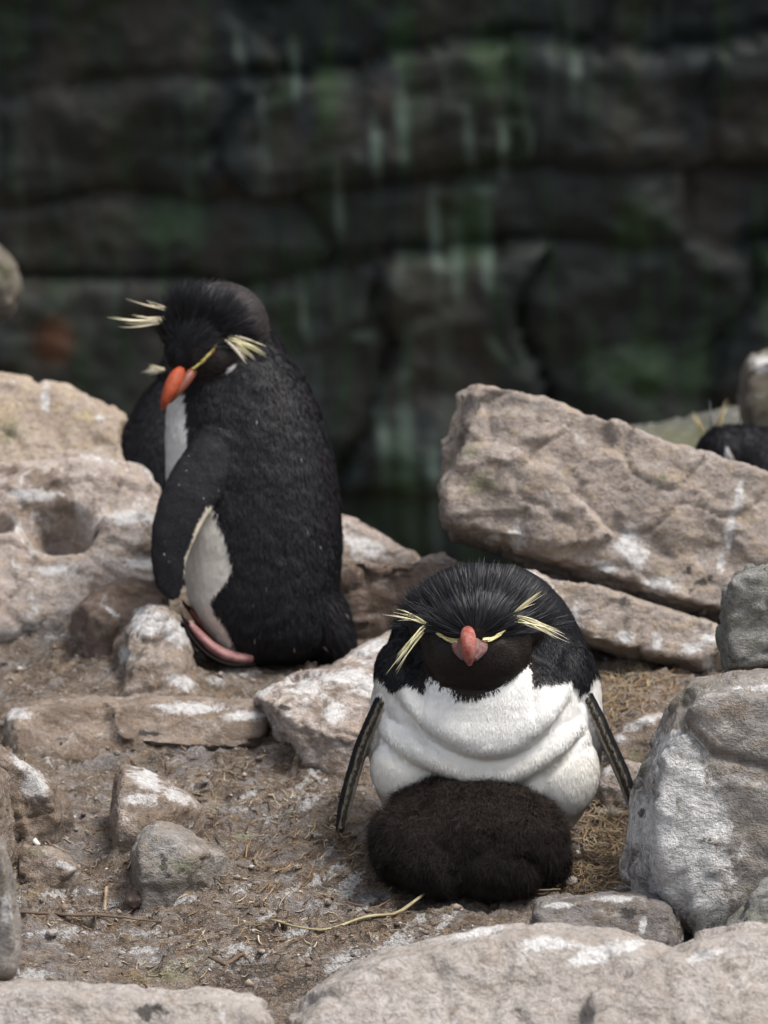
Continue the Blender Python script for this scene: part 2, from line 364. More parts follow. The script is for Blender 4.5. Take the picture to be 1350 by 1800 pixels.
def soil_mat():
    m, nt, b = newmat('soil'); N = NT(nt); tc = N.n('ShaderNodeTexCoord'); v = tc.outputs['Object']
    st = N.mapping(v, (1.0, 2.0, 2.0), (0, 0, 0.35))
    big = N.noise(v, 7, 3, 0.6, 0.4); mid = N.noise(st, 34, 5, 0.74, 0.6); fine = N.noise(v, 190, 4, 0.78); grit = N.noise(v, 520, 2, 0.8)
    col = N.mix(N.ramp(big, 0.38, 0.60), (0.150, 0.105, 0.074), (0.225, 0.172, 0.13))
    col = N.mix(N.math('MULTIPLY', N.ramp(mid, 0.48, 0.60), 0.85), col, (0.34, 0.285, 0.235))
    col = N.mix(N.math('MULTIPLY', N.ramp(mid, 0.46, 0.36), 0.75), col, (0.075, 0.05, 0.035))
    och = N.noise(v, 24, 4, 0.66); col = N.mix(N.ramp(och, 0.57, 0.68, 0, 0.6), col, (0.35, 0.235, 0.12))
    gy = N.noise(st, 13, 4, 0.7, 0.4); col = N.mix(N.ramp(gy, 0.50, 0.62, 0, 0.7), col, (0.30, 0.28, 0.275))
    col = N.mix(N.ramp(fine, 0.38, 0.55, 0.6, 0), col, N.mix(0.65, col, (0.045, 0.032, 0.025)))
    sp = N.n('ShaderNodeSeparateColor'); N.link(N.attr('stain'), sp.inputs[0]); pn = N.noise(N.mapping(v, (1.0, 2.0, 1.0), (0, 0, 0.5)), 90, 6, 0.75, 0.6); pz = N.math('MULTIPLY', N.math('SUBTRACT', pn, 0.5), 4.2)
    sn = N.mapping(v, (1.0, 2.6, 2.0), (0, 0, 0.42)); gn = N.noise(sn, 38, 5, 0.74, 0.8); gm = N.ramp(gn, 0.575, 0.65, 0, 0.7)
    pm = N.math('MULTIPLY', N.ramp(N.math('ADD', N.math('MULTIPLY', sp.outputs[0], 1.7), pz), 0.4, 0.8, 0, 0.95), N.ramp(sp.outputs[0], 0.0, 0.2))
    gp = N.math('MULTIPLY', N.ramp(N.math('ADD', sp.outputs[2], N.math('MULTIPLY', pz, 0.8)), 0.4, 1.0, 0, 0.6), N.ramp(sp.outputs[2], 0.0, 0.25))
    col = N.mix(gp, col, (0.33, 0.34, 0.19))
    col = N.mix(N.math('MULTIPLY', N.math('MAXIMUM', gm, pm), N.ramp(fine, 0.36, 0.54, 0.2, 1)), col, (0.58, 0.57, 0.56))
    dk = N.noise(v, 62, 5, 0.74, 0.3); dp = N.math('MULTIPLY', N.ramp(N.math('ADD', sp.outputs[1], pz), 0.45, 0.8, 0, 0.8), N.ramp(sp.outputs[1], 0.0, 0.25))
    col = N.mix(N.math('MAXIMUM', N.ramp(dk, 0.60, 0.68, 0, 0.8), dp), col, (0.042, 0.035, 0.032))
    col = N.mix(N.ramp(grit, 0.56, 0.66, 0, 0.6), col, (0.38, 0.325, 0.265))
    N.link(col, b.inputs['Base Color']); b.inputs['Roughness'].default_value = 0.92; b.inputs['Specular IOR Level'].default_value = 0.2
    h = N.math('ADD', N.math('MULTIPLY', mid, 0.8), N.math('ADD', N.math('MULTIPLY', fine, 0.7), N.math('MULTIPLY', grit, 0.35)))
    N.link(N.bump(h, 1.0, 0.013), b.inputs['Normal']); return m
def stain_field(V, items, unit='px'):
    X, Y = project(V); S = np.zeros((len(V), 3))
    for px, py, a, b_, ang, ch, *mx in items:
        t = math.radians(ang); dx, dy = X-px, Y-py; u = (dx*math.cos(t)-dy*math.sin(t))/a; w = (dx*math.sin(t)+dy*math.cos(t))/b_
        S[:, ch] = np.maximum(S[:, ch], np.clip(1.15-np.hypot(u, w), 0, 1)*(mx[0] if mx else 1.0))
    return S

# ------------------------------------------------------------------ the cliff behind
def cliff():
    xs = graded(-2.0, 2.0, 0.022, -40, 40, 1.2); zs = graded(-2.9, 0.6, 0.022, -6.2, 9.5, 1.2); Y0 = 15.0
    X, Z = np.meshgrid(xs, zs); p = np.stack([X, Z, np.zeros_like(X)], -1)
    # bedding: layers of uneven thickness, dipping slightly, cut by upright joints
    zz = Z-0.06*X+0.16*fbm(p*0.8, 3, 5)+0.05*fbm(p*3, 3, 8)
    r = np.random.default_rng(5); edges = [-7.0]
    while edges[-1] < 30: edges.append(edges[-1]+r.choice([0.3, 0.45, 0.7, 0.95]))
    edges = np.array(edges); L = np.searchsorted(edges, zz)-1; lz = (zz-edges[L])/(edges[L+1]-edges[L]); lh = edges[L+1]-edges[L]
    off = r.uniform(-0.08, 0.08, len(edges))[L]
    bw = r.uniform(0.5, 2.2, len(edges))[L]; xs_ = (X+0.35*fbm(p*1.3, 3, 15)+r.uniform(0, 3, len(edges))[L])/bw
    bi = np.floor(xs_).astype(np.int64); fx = xs_-bi
    boff = (_hash(bi, L.astype(np.int64), bi*0, 3) & 1023)/1023.0*0.16-0.08
    edge = np.minimum(np.minimum(lz, 1-lz)*lh, np.minimum(fx, 1-fx)*bw*1.5)
    y = Y0-(off+boff)-0.025*sstep(0, 0.09, edge)+0.05*sstep(0.03, 0, edge)*sstep(-0.2, 0.3, vnoise(p*1.3, 61))-0.10*fbm(p*1.6, 4, 33)-0.03*fbm(p*7, 3, 41)-0.05*(Z+2)
    V = np.stack([X, y, Z], -1).reshape(-1, 3); m_, n_ = X.shape; ii = np.arange(m_*n_).reshape(m_, n_)
    F = np.stack([ii[:-1, :-1], ii[:-1, 1:], ii[1:, 1:], ii[1:, :-1]], -1).reshape(-1, 4)
    # flat top running back from the brow
    top = V[ii[-1]].copy(); back = top.copy(); back[:, 1] += 60; nV = len(V); V = np.concatenate([V, back])
    bi_ = nV+np.arange(n_); F = np.concatenate([F, np.stack([ii[-1][:-1], ii[-1][1:], bi_[1:], bi_[:-1]], -1)])
    m, nt, b = newmat('cliff_wet_rock_shade_toned'); N = NT(nt); tc = N.n('ShaderNodeTexCoord'); v = tc.outputs['Object']  # dark wet rock, the wall's shade also put into its base colours
    vert = N.mapping(v, (4.2, 1.0, 0.55)); bigv = N.mapping(v, (1.6, 0.6, 0.8))
    big = N.noise(bigv, 0.9, 5, 0.6); str_ = N.noise(vert, 2.2, 6, 0.65, 0.3); mid = N.noise(v, 6, 6, 0.65)
    col = N.mix(N.ramp(big, 0.38, 0.62), (0.0058, 0.0098, 0.0112), (0.0125, 0.0142, 0.0108))
    col = N.mix(N.math('MULTIPLY', N.ramp(str_, 0.47, 0.60), 0.85), col, (0.0125, 0.027, 0.0095))
    br = N.noise(bigv, 1.7, 4, 0.6); col = N.mix(N.math('MULTIPLY', N.ramp(br, 0.50, 0.62), 0.8), col, (0.027, 0.023, 0.0175))
    s2 = N.noise(N.mapping(v, (8.5, 1.0, 0.6), (0, 0.03, 0)), 1.7, 5, 0.6, 0.2); zone = N.noise(v, 0.85, 3, 0.5)
    w = N.math('MULTIPLY', N.ramp(s2, 0.53, 0.66), N.ramp(zone, 0.42, 0.56)); col = N.mix(N.math('MULTIPLY', w, 0.42), col, (0.052, 0.075, 0.058))
    sx = N.n('ShaderNodeSeparateColor'); N.link(N.attr('stain'), sx.inputs[0])
    col = N.mix(N.ramp(N.math('ADD', sx.outputs[0], N.math('MULTIPLY', N.math('SUBTRACT', str_, 0.5), 0.9)), 0.1, 1.1, 0, 0.8), col, (0.11, 0.15, 0.12))
    col = N.mix(N.ramp(sx.outputs[1], 0.1, 0.9, 0, 0.8), col, (0.075, 0.028, 0.010))
    col = N.mix(N.ramp(N.math('ADD', sx.outputs[2], N.math('MULTIPLY', N.math('SUBTRACT', str_, 0.5), 0.9)), 0.15, 1.0, 0, 0.7), col, (0.018, 0.042, 0.012))
    N.link(col, b.inputs['Base Color']); b.inputs['Roughness'].default_value = 0.6; b.inputs['Specular IOR Level'].default_value = 0.3
    N.link(N.bump(mid, 0.5, 0.06), b.inputs['Normal'])
    o = mesh_obj('cliff', V, F, m); o['kind'] = 'structure'
    items = [(660, 255, 14, 95, 4, 0), (705, 215, 18, 90, 8, 0), (825, 250, 16, 100, 6, 0), (765, 410, 16, 130, 4, 0), (805, 440, 18, 130, 0, 0), (855, 455, 18, 110, 0, 0), (885, 270, 12, 80, 0, 0), (595, 360, 12, 90, 3, 0),
             (850, 335, 40, 12, 0, 0), (672, 770, 18, 190, 6, 0), (715, 800, 22, 200, 3, 0), (765, 870, 18, 160, 3, 0), (880, 620, 14, 60, 40, 0), (520, 130, 11, 90, 4, 0), (420, 90, 12, 60, 10, 0),
             (890, 215, 40, 14, 0, 0), (1015, 120, 12, 40, 0, 0), (930, 230, 8, 60, 5, 0), (1100, 620, 60, 22, 0, 0), (640, 590, 30, 14, 0, 0), (535, 560, 9, 90, 8, 0),
             (95, 600, 50, 60, 0, 1), (860, 100, 60, 110, 0, 2), (570, 170, 30, 110, 4, 2), (300, 390, 120, 70, 0, 2), (820, 400, 60, 130, 0, 2), (700, 60, 40, 80, 0, 2), (700, 850, 60, 140, 0, 2), (1130, 650, 160, 70, 0, 2), (1120, 400, 60, 90, 0, 2)]
    set_col(o, 'stain', stain_field(V, items))
cliff()

# ------------------------------------------------------------------ rocks
def hull(pts):
    bm = bmesh.new()
    for p in pts: bm.verts.new(p)
    r = bmesh.ops.convex_hull(bm, input=bm.verts)
    junk = [e for e in r['geom_interior'] if isinstance(e, bmesh.types.BMVert)]
    bmesh.ops.delete(bm, geom=junk, context='VERTS')
    bmesh.ops.recalc_face_normals(bm, faces=bm.faces)
    bm.verts.index_update(); V = np.array([v.co[:] for v in bm.verts]); F = [tuple(v.index for v in f.verts) for f in bm.faces]; bm.free(); return V, F
def block(outline, Y, T, tilt=0.0, inset=0.72, shift=(0, 0), backinset=0.85, front=0.5, sink=0.0):
    """a stone with the given outline standing Y metres off: outline, a smaller front face nearer the viewer, and a back face.
    tilt leans the face (metres further off per metre up)."""
    o = np.array(outline, float); c = o.mean(0); s = Y/FPX; pts = []
    def dep(py): return Y+tilt*(c[1]-py)*s
    for q in o: pts.append(P(q[0], q[1], dep(q[1])))
    for q in o:
        f = c+(q-c)*inset+np.array(shift); pts.append(P(f[0], f[1], dep(f[1])-T*front))
        b = c+(q-c)*backinset; pts.append(P(b[0], b[1], dep(b[1])+T*(1-front)))
    if sink:
        zc = np.mean([p[2] for p in pts]); pts += [p-np.array([0, 0, sink]) for p in pts if p[2] < zc]
    return hull(pts)
ROCKS = {}
def rock(name, label, blocks, mat, voxel=0.0045, amp=0.010, freq=9, seed=0, strata=0.0, sdir=(0.1, -0.2, 1), sfreq=40, fine=0.0022, stains=(), cat='rock', pits=(), sm=3, group=None, bank=1.0, sink=0.05):
    pc = Pieces()
    for b in blocks: pc.add(*block(sink=sink, **b))
    V, F = pc.all(); V, Q = remeshed(V, F, voxel, sm, 0.5); Nn = vnormals(V, Q); p = V+seed*3.17
    sd = np.array(sdir, float); sd /= np.linalg.norm(sd); lay = p-np.outer(p@sd, sd)*0.0
    pw = p+0.02*np.stack([vnoise(p*14, seed+60), vnoise(p*14, seed+61), vnoise(p*14, seed+62)], -1)
    d = amp*0.75*fbm(p*freq, 4, seed)+fine*fbm(p*75, 3, seed+5)+amp*0.42*facets(pw*freq*1.6*np.array([1, 1, 1.5]), seed+7)+amp*0.20*facets(pw*freq*4.5, seed+8)
    rg = np.abs(vnoise(p*freq*1.3+5, seed+9)); d -= amp*0.5*sstep(0.035, 0.0, rg)
    if strata:
        q = p*6+np.outer(p@sd, sd)*sfreq; k = vnoise(q, seed+2); d += strata*np.sign(k)*np.abs(k)**0.6
    for (px, py, r, depth) in pits:
        X, Yp = project(V); d -= depth*np.exp(-(((X-px)/r)**2+((Yp-py)/(r*0.62))**2)**1.5)*(Nn[:, 1] < 0.3)
    V = V+Nn*d[:, None]
    if bank: BANKED.append((V, bank))
    org = np.array([V[:, 0].mean(), V[:, 1].mean(), V[:, 2].min()])
    o = mesh_obj(name, V, Q, mat, origin=org); set_col(o, 'stain', stain_field(V, stains) if stains else np.zeros((len(V), 3)))
    tag(o, label, cat, group); ROCKS[label] = o; return o

rock('boulder', 'large wedge-shaped beige boulder leaning above the sitting penguin, with a white dropping streak', [
    dict(outline=[(800, 800), (803, 690), (832, 672), (880, 684), (930, 716), (975, 740), (1040, 752), (1110, 784), (1200, 803), (1290, 834), (1380, 850), (1560, 905), (1560, 1130), (1300, 1115), (1180, 1088), (1000, 1008), (890, 962), (790, 950), (770, 880)],
         Y=4.90, T=0.26, tilt=0.40, inset=0.90, shift=(6, -16), front=0.42),
    dict(outline=[(775, 930), (768, 845), (812, 790), (900, 790), (1000, 850), (1100, 960), (1000, 985), (860, 945)], Y=4.83, T=0.14, tilt=0.3, inset=0.88, shift=(0, -10))],
    BEIGE, 0.005, 0.012, 8, 3, strata=0.006, sdir=(0.35, -0.25, 1), sfreq=26, fine=0.003,
    stains=[(1300, 870, 9, 42, -6, 0), (1283, 930, 10, 48, -8, 0), (1268, 985, 9, 26, 0, 0), (910, 945, 20, 30, 0, 0), (870, 945, 16, 10, 0, 0), (1110, 960, 34, 46, 20, 0), (1060, 1000, 30, 18, 0, 0), (1160, 1030, 40, 24, 0, 0),
            (1210, 1005, 9, 12, 0, 1), (1228, 1022, 17, 10, 0, 1), (1248, 1017, 11, 10, 0, 1), (1215, 1040, 9, 8, 0, 1), (850, 850, 60, 40, 0, 2), (1165, 840, 8, 40, -12, 2), (830, 790, 30, 20, 0, 2)], bank=0, sink=0)
rock('rock_slab', 'flat beige slab under the wedge-shaped boulder, white droppings on its end', [
    dict(outline=[(880, 1000), (985, 1022), (1100, 1050), (1200, 1095), (1290, 1110), (1285, 1160), (1245, 1186), (1130, 1160), (1035, 1135), (950, 1100), (880, 1060)], Y=4.72, T=0.22, tilt=0.5, inset=0.88, shift=(0, -8), front=0.42)],
    BEIGE, 0.005, 0.010, 9, 12, strata=0.006, sdir=(0.35, -0.2, 1), sfreq=30,
    stains=[(1215, 1140, 26, 12, 0, 0), (1250, 1120, 22, 14, 0, 0), (1245, 1165, 16, 14, 0, 0), (1010, 1090, 10, 34, 0, 0), (1100, 1120, 20, 16, 0, 0), (1155, 1125, 12, 24, 0, 0)], bank=0, sink=0)
rock('stone', 'small pale pink stone wedged between the sitting penguin and the flat slab', [
    dict(outline=[(900, 1010), (925, 1000), (965, 1012), (984, 1035), (986, 1062), (950, 1085), (900, 1070)], Y=4.5, T=0.10, tilt=0.2)], PALE, 0.004, 0.006, 12, 21, stains=[(975, 1055, 16, 14, 0, 0)], cat='stone')
rock('boulder', 'grey-green lichen boulder standing on the rounded grey boulder', [
    dict(outline=[(1268, 1060), (1280, 1030), (1300, 1005), (1350, 988), (1460, 985), (1500, 1190), (1275, 1186), (1264, 1120)], Y=4.15, T=0.20, tilt=0.15, inset=0.85)], GREYG, 0.0045, 0.012, 10, 31, strata=0.003, bank=0, sink=0)
rock('boulder', 'rounded grey boulder with a broad white dropping stain facing the sitting penguin', [
    dict(outline=[(1126, 1330), (1148, 1285), (1180, 1225), (1214, 1185), (1290, 1176), (1400, 1176), (1560, 1200), (1580, 1640), (1300, 1640), (1200, 1626), (1164, 1575), (1124, 1505), (1106, 1445), (1116, 1380)], Y=3.86, T=0.30, tilt=0.18, inset=0.78, shift=(14, 0), front=0.45)],
    GREY, 0.0048, 0.018, 6, 41, fine=0.0024,
    stains=[(1190, 1360, 70, 80, 0, 0), (1150, 1450, 90, 80, 0, 0), (1200, 1530, 120, 120, 20, 0), (1240, 1590, 80, 60, 0, 0), (1235, 1430, 60, 90, 20, 0), (1190, 1305, 50, 34, 0, 0), (1345, 1210, 60, 10, 0, 0),
            (1205, 1215, 22, 24, 0, 2), (1130, 1340, 14, 60, 0, 2), (1195, 1240, 16, 16, 0, 2), (1247, 1477, 9, 9, 0, 1), (1130, 1430, 10, 14, 0, 1)])
rock('stone', 'weathered grey stone lying against the foot of the rounded boulder', [
    dict(outline=[(1275, 1625), (1310, 1590), (1350, 1555), (1450, 1540), (1480, 1680), (1280, 1680)], Y=3.66, T=0.14, tilt=0.3)], GREYG, 0.0045, 0.01, 12, 44, strata=0.004, cat='stone')
rock('rock_slab', 'long pale foreground slab in front of the rounded boulder', [
    dict(outline=[(500, 1790), (545, 1740), (620, 1690), (690, 1662), (800, 1640), (960, 1625), (1080, 1628), (1170, 1656), (1300, 1720), (1340, 1900), (500, 1900)], Y=3.42, T=0.26, tilt=0.9, inset=0.92, shift=(0, 14), front=0.4),
    dict(outline=[(1020, 1740), (1120, 1690), (1180, 1664), (1240, 1640), (1300, 1628), (1420, 1626), (1560, 1640), (1560, 1900), (1000, 1900)], Y=3.40, T=0.26, tilt=0.9, inset=0.92, shift=(0, 14), front=0.4)],
    FRONT, 0.005, 0.010, 7, 51, fine=0.002, stains=[(1040, 1680, 60, 20, 15, 0), (1100, 1665, 50, 14, 20, 0), (960, 1660, 70, 14, 0, 0), (1240, 1680, 50, 8, 15, 0), (840, 1640, 60, 12, 8, 0)], bank=0, sink=0)
rock('rock_slab', 'low blurred beige slab beside the long pale foreground slab', [
    dict(outline=[(-120, 1735), (60, 1728), (220, 1736), (380, 1740), (455, 1756), (488, 1790), (480, 1920), (-120, 1920)], Y=3.34, T=0.22, tilt=0.8, inset=0.92, shift=(0, 10), front=0.4)],
    FRONT, 0.005, 0.009, 8, 61, stains=[(260, 1780, 40, 20, 0, 1)], bank=0, sink=0)
rock('boulder', 'narrow upright grey boulder beside the low foreground slab', [
    dict(outline=[(-160, 1430), (-10, 1440), (18, 1510), (32, 1600), (34, 1680), (22, 1735), (-160, 1760)], Y=3.42, T=0.16, inset=0.85)], GREY, 0.005, 0.006, 8, 66, stains=[(10, 1600, 12, 40, 0, 0)], bank=0, sink=0)
rock('rock', 'striped grey-brown rock below the low flat ledge, narrow grooved end', [
    dict(outline=[(-150, 1300), (-30, 1296), (10, 1310), (70, 1350), (105, 1395), (125, 1430), (95, 1465), (40, 1490), (-150, 1500)], Y=4.12, T=0.16, tilt=0.35, inset=0.8),
    dict(outline=[(-150, 1320), (-20, 1330), (16, 1370), (24, 1430), (8, 1480), (-150, 1490)], Y=3.98, T=0.12, tilt=0.2)], SOILROCK, 0.004, 0.009, 11, 71, strata=0.006, sdir=(1, 0, 0.4), sfreq=60, stains=[(60, 1380, 30, 34, 0, 0), (40, 1340, 34, 14, -40, 0)])
rock('stone', 'white-topped angular stone half buried in brown soil', [
    dict(outline=[(192, 1420), (200, 1370), (212, 1341), (250, 1346), (300, 1372), (335, 1395), (358, 1420), (345, 1440), (300, 1462), (235, 1482), (195, 1462)], Y=4.10, T=0.11, tilt=0.9, inset=0.62, shift=(-14, 6), front=0.55)], SOILROCK, 0.0032, 0.005, 14, 81,
    stains=[(260, 1370, 46, 24, -30, 0), (250, 1405, 44, 16, 0, 0), (310, 1400, 36, 16, -25, 0)], cat='stone')
rock('stone', 'bare grey-brown pointed stone in front of the white-topped stone', [
    dict(outline=[(228, 1500), (238, 1470), (275, 1441), (330, 1455), (370, 1480), (398, 1503), (390, 1525), (330, 1550), (240, 1556)], Y=3.98, T=0.10, tilt=0.6, inset=0.6, shift=(-20, 2), front=0.55)], GREY, 0.0032, 0.005, 14, 91, stains=[(288, 1515, 10, 34, 15, 1), (320, 1520, 50, 20, 0, 2)], cat='stone')
rock('stone', 'low mossy stone half sunk in soil near the upright grey boulder', [
    dict(outline=[(20, 1500), (40, 1482), (90, 1486), (130, 1512), (148, 1530), (130, 1545), (60, 1550), (15, 1545)], Y=4.0, T=0.07, tilt=0.6)], SOILROCK, 0.0032, 0.005, 15, 95, stains=[(60, 1498, 40, 12, 0, 2), (110, 1520, 30, 8, -20, 0)], cat='stone')
rock('rock', 'long low ledge of bare rock below the standing penguin', [
    dict(outline=[(5, 1258), (25, 1240), (100, 1230), (165, 1222), (330, 1228), (380, 1290), (150, 1340), (10, 1320)], Y=4.48, T=0.16, tilt=1.3, inset=0.85, shift=(0, 4), front=0.35),
    dict(outline=[(170, 1226), (330, 1228), (450, 1226), (492, 1245), (480, 1285), (430, 1310), (330, 1310), (245, 1302), (180, 1290)], Y=4.46, T=0.16, tilt=1.2, inset=0.86, shift=(0, 6), front=0.35)],
    SOILROCK, 0.0036, 0.007, 10, 101, strata=0.004, sfreq=50, stains=[(30, 1255, 30, 14, 0, 0), (330, 1245, 90, 14, 0, 0), (430, 1258, 50, 12, 0, 0), (260, 1290, 30, 8, 0, 1)])
rock('rock', 'pale lumpy rock between the standing penguin tail and the sitting penguin flipper', [
    dict(outline=[(445, 1225), (480, 1200), (540, 1186), (600, 1170), (680, 1150), (700, 1250), (660, 1300), (600, 1300), (540, 1285), (495, 1262)], Y=4.42, T=0.18, tilt=1.0, inset=0.8, shift=(0, 6), front=0.35)],
    PALE, 0.0036, 0.010, 11, 111, stains=[(600, 1190, 70, 16, 10, 0), (540, 1210, 50, 12, 10, 0), (590, 1250, 30, 26, 0, 0), (465, 1215, 24, 10, 20, 0), (500, 1245, 16, 9, 0, 1), (640, 1200, 40, 30, 0, 0)])
rock('rock', 'knobbly brown and white rock under the standing penguin foot', [
    dict(outline=[(205, 1130), (230, 1090), (262, 1066), (292, 1064), (318, 1095), (338, 1140), (345, 1185), (300, 1195), (215, 1180)], Y=4.68, T=0.13, tilt=0.6, inset=0.75),
    dict(outline=[(190, 1235), (215, 1180), (250, 1140), (280, 1130), (322, 1158), (350, 1200), (360, 1235), (260, 1250)], Y=4.60, T=0.11, tilt=0.6, inset=0.7)],
    SOILROCK, 0.0038, 0.010, 14, 121, stains=[(260, 1095, 44, 34, 0, 0), (310, 1110, 40, 30, -40, 0), (320, 1200, 34, 16, -20, 0), (220, 1150, 14, 20, 0, 0)])
rock('stone', 'dark umber stone beside the tip of the standing penguin flipper', [
    dict(outline=[(125, 1075), (165, 1040), (210, 1018), (260, 1022), (300, 1050), (300, 1080), (240, 1105), (150, 1100)], Y=4.80, T=0.10, tilt=0.7, inset=0.75)], UMBER, 0.0042, 0.007, 14, 131, stains=[(195, 1075, 26, 5, -40, 0)], cat='stone')
rock('rock', 'broad white-stained rock mass with a dark hollow beside the standing penguin', [
    dict(outline=[(-160, 850), (-60, 840), (60, 812), (130, 797), (210, 805), (260, 830), (288, 870), (290, 960), (280, 1060), (-160, 1080)], Y=5.10, T=0.26, tilt=0.9, inset=0.9, shift=(0, 12), front=0.35),
    dict(outline=[(-160, 960), (80, 955), (180, 900), (290, 880), (300, 1010), (200, 1060), (100, 1085), (0, 1110), (-160, 1110)], Y=4.95, T=0.22, tilt=0.8, inset=0.9, shift=(0, 4), front=0.35)],
    PALE, 0.0052, 0.015, 7, 141, pits=[(105, 925, 52, 0.10), (112, 825, 14, 0.012), (5, 920, 18, 0.02)], stains=[(230, 910, 60, 18, 0, 0), (60, 870, 60, 14, 0, 0), (250, 990, 40, 14, 0, 0), (100, 1000, 50, 10, 0, 0)])
rock('boulder', 'warm tan boulder farthest behind the white-stained rock mass', [
    dict(outline=[(-160, 640), (-60, 650), (20, 662), (70, 684), (125, 683), (175, 703), (230, 745), (240, 840), (60, 880), (-160, 900)], Y=5.45, T=0.30, tilt=0.6, inset=0.88, front=0.4)], WARM, 0.006, 0.014, 7, 151, stains=[(175, 735, 16, 10, -30, 0), (80, 700, 10, 40, 0, 0), (20, 760, 40, 40, 0, 2)])
rock('rock', 'pale pink rock behind the back of the standing penguin', [
    dict(outline=[(540, 960), (590, 905), (625, 911), (680, 945), (735, 975), (750, 1000), (740, 1030), (560, 1030)], Y=5.12, T=0.14, tilt=0.8, inset=0.85)], PALE, 0.005, 0.008, 10, 161, stains=[(640, 960, 60, 20, -25, 0)])
rock('rock', 'small pink stone touching the pointed end of the wedge-shaped boulder', [
    dict(outline=[(725, 992), (745, 980), (782, 973), (812, 998), (815, 1030), (740, 1030)], Y=5.02, T=0.10, tilt=0.8)], PALE, 0.005, 0.006, 12, 165)
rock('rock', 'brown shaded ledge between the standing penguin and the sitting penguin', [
    dict(outline=[(560, 1005), (600, 995), (680, 1006), (760, 1012), (830, 1002), (850, 1060), (800, 1110), (640, 1120), (570, 1110)], Y=4.86, T=0.16, tilt=0.1, inset=0.92, shift=(0, -14), front=0.4)], UMBER, 0.0048, 0.012, 11, 171, stains=[(690, 1012, 50, 6, 0, 1)])  # umber chosen so the overhang's shadow is in the rock colour
rock('stone', 'pale grey stone against the tail of the standing penguin', [
    dict(outline=[(570, 1180), (605, 1150), (650, 1122), (700, 1104), (720, 1170), (680, 1200), (590, 1205)], Y=4.58, T=0.10, tilt=0.9, inset=0.8)], BEIGE, 0.004, 0.006, 12, 175, cat='stone', stains=[(650, 1140, 50, 14, 25, 0)])
rock('stone', 'white-crusted stone between the sitting penguin flipper and the rounded grey boulder', [
    dict(outline=[(1070, 1300), (1095, 1272), (1135, 1256), (1180, 1248), (1190, 1330), (1120, 1360), (1075, 1340)], Y=4.36, T=0.12, tilt=0.6, inset=0.8)], SOILROCK, 0.0036, 0.007, 13, 181, cat='stone', stains=[(1130, 1270, 44, 12, 20, 0), (1090, 1300, 20, 12, 0, 0), (1110, 1330, 26, 16, 0, 2)])
rock('stone', 'low pale stone under the flipper tip next to the rounded grey boulder', [
    dict(outline=[(1045, 1380), (1062, 1350), (1100, 1335), (1130, 1345), (1130, 1400), (1060, 1405)], Y=4.27, T=0.08, tilt=0.6, inset=0.8)], PALE, 0.0034, 0.005, 15, 185, cat='stone', stains=[(1065, 1355, 14, 10, 0, 0)])
rock('rock_slab', 'dark damp slab between the chick and the foreground slab', [
    dict(outline=[(930, 1605), (945, 1578), (1010, 1585), (1060, 1570), (1130, 1566), (1190, 1590), (1200, 1650), (1000, 1660), (930, 1640)], Y=3.72, T=0.12, tilt=0.8, inset=0.88, shift=(0, 6), front=0.4)], DARKSLAB, 0.0034, 0.006, 13, 191, stains=[(1080, 1580, 44, 8, 0, 0), (980, 1592, 34, 7, 0, 0), (1105, 1605, 26, 14, 0, 1), (980, 1610, 18, 7, 0, 2), (1130, 1625, 8, 20, 0, 0)])
# farther, soft in the picture
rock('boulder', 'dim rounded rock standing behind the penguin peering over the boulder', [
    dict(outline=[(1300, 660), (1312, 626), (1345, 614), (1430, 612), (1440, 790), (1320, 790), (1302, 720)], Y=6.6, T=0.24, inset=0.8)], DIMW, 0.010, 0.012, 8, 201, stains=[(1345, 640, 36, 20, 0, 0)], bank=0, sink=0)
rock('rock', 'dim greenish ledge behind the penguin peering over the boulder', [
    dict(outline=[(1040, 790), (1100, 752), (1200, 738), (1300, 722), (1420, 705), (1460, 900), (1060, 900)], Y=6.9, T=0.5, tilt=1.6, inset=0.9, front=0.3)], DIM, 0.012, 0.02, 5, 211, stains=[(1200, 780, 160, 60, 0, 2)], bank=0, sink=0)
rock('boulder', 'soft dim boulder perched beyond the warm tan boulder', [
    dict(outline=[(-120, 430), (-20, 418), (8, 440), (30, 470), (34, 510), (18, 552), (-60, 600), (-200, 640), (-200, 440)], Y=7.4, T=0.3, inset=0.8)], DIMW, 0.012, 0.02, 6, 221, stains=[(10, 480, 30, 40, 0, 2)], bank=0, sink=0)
rock('rock', 'small pale stone in front of the beak of the penguin peering over the boulder', [
    dict(outline=[(1170, 830), (1195, 803), (1225, 791), (1250, 800), (1255, 850), (1180, 860)], Y=5.3, T=0.10, inset=0.8)], PALE, 0.006, 0.006, 10, 231, bank=0, sink=0)
# rock footings that carry the far pieces down into the gully
def buttress(label, px, py, Y, rx, ry, seed, mat):
    c = P(px, py, Y); fr_n = 26; rings = []
    for k in range(22):
        t = k/21; z = c[2]-t*(c[2]+5.4); R = 1+1.9*t
        a = np.linspace(0, 2*math.pi, 56, endpoint=False); ring = np.stack([c[0]+rx*R*np.cos(a), c[1]+0.25+ry*R*np.sin(a), np.full(56, z)], 1)
        n_ = fbm(ring*1.6+seed, 3, seed)*0.25*min(1, t*3); ring[:, 0] += np.cos(a)*n_; ring[:, 1] += np.sin(a)*n_; rings.append(ring)
    V, F = ring_mesh(rings); o = mesh_obj('rock_pillar', V, F, mat, origin=np.array([c[0], c[1], -5.4])); set_col(o, 'stain', np.zeros((len(V), 3)))
    tag(o, label, 'rock'); return o
buttress('rock pillar carrying the dim greenish ledge up from the gully', 1290, 845, 6.95, 0.20, 0.18, 3, DIM)
buttress('rock pillar carrying the soft dim boulder up from the gully', -150, 620, 7.4, 0.08, 0.14, 9, UMBER)

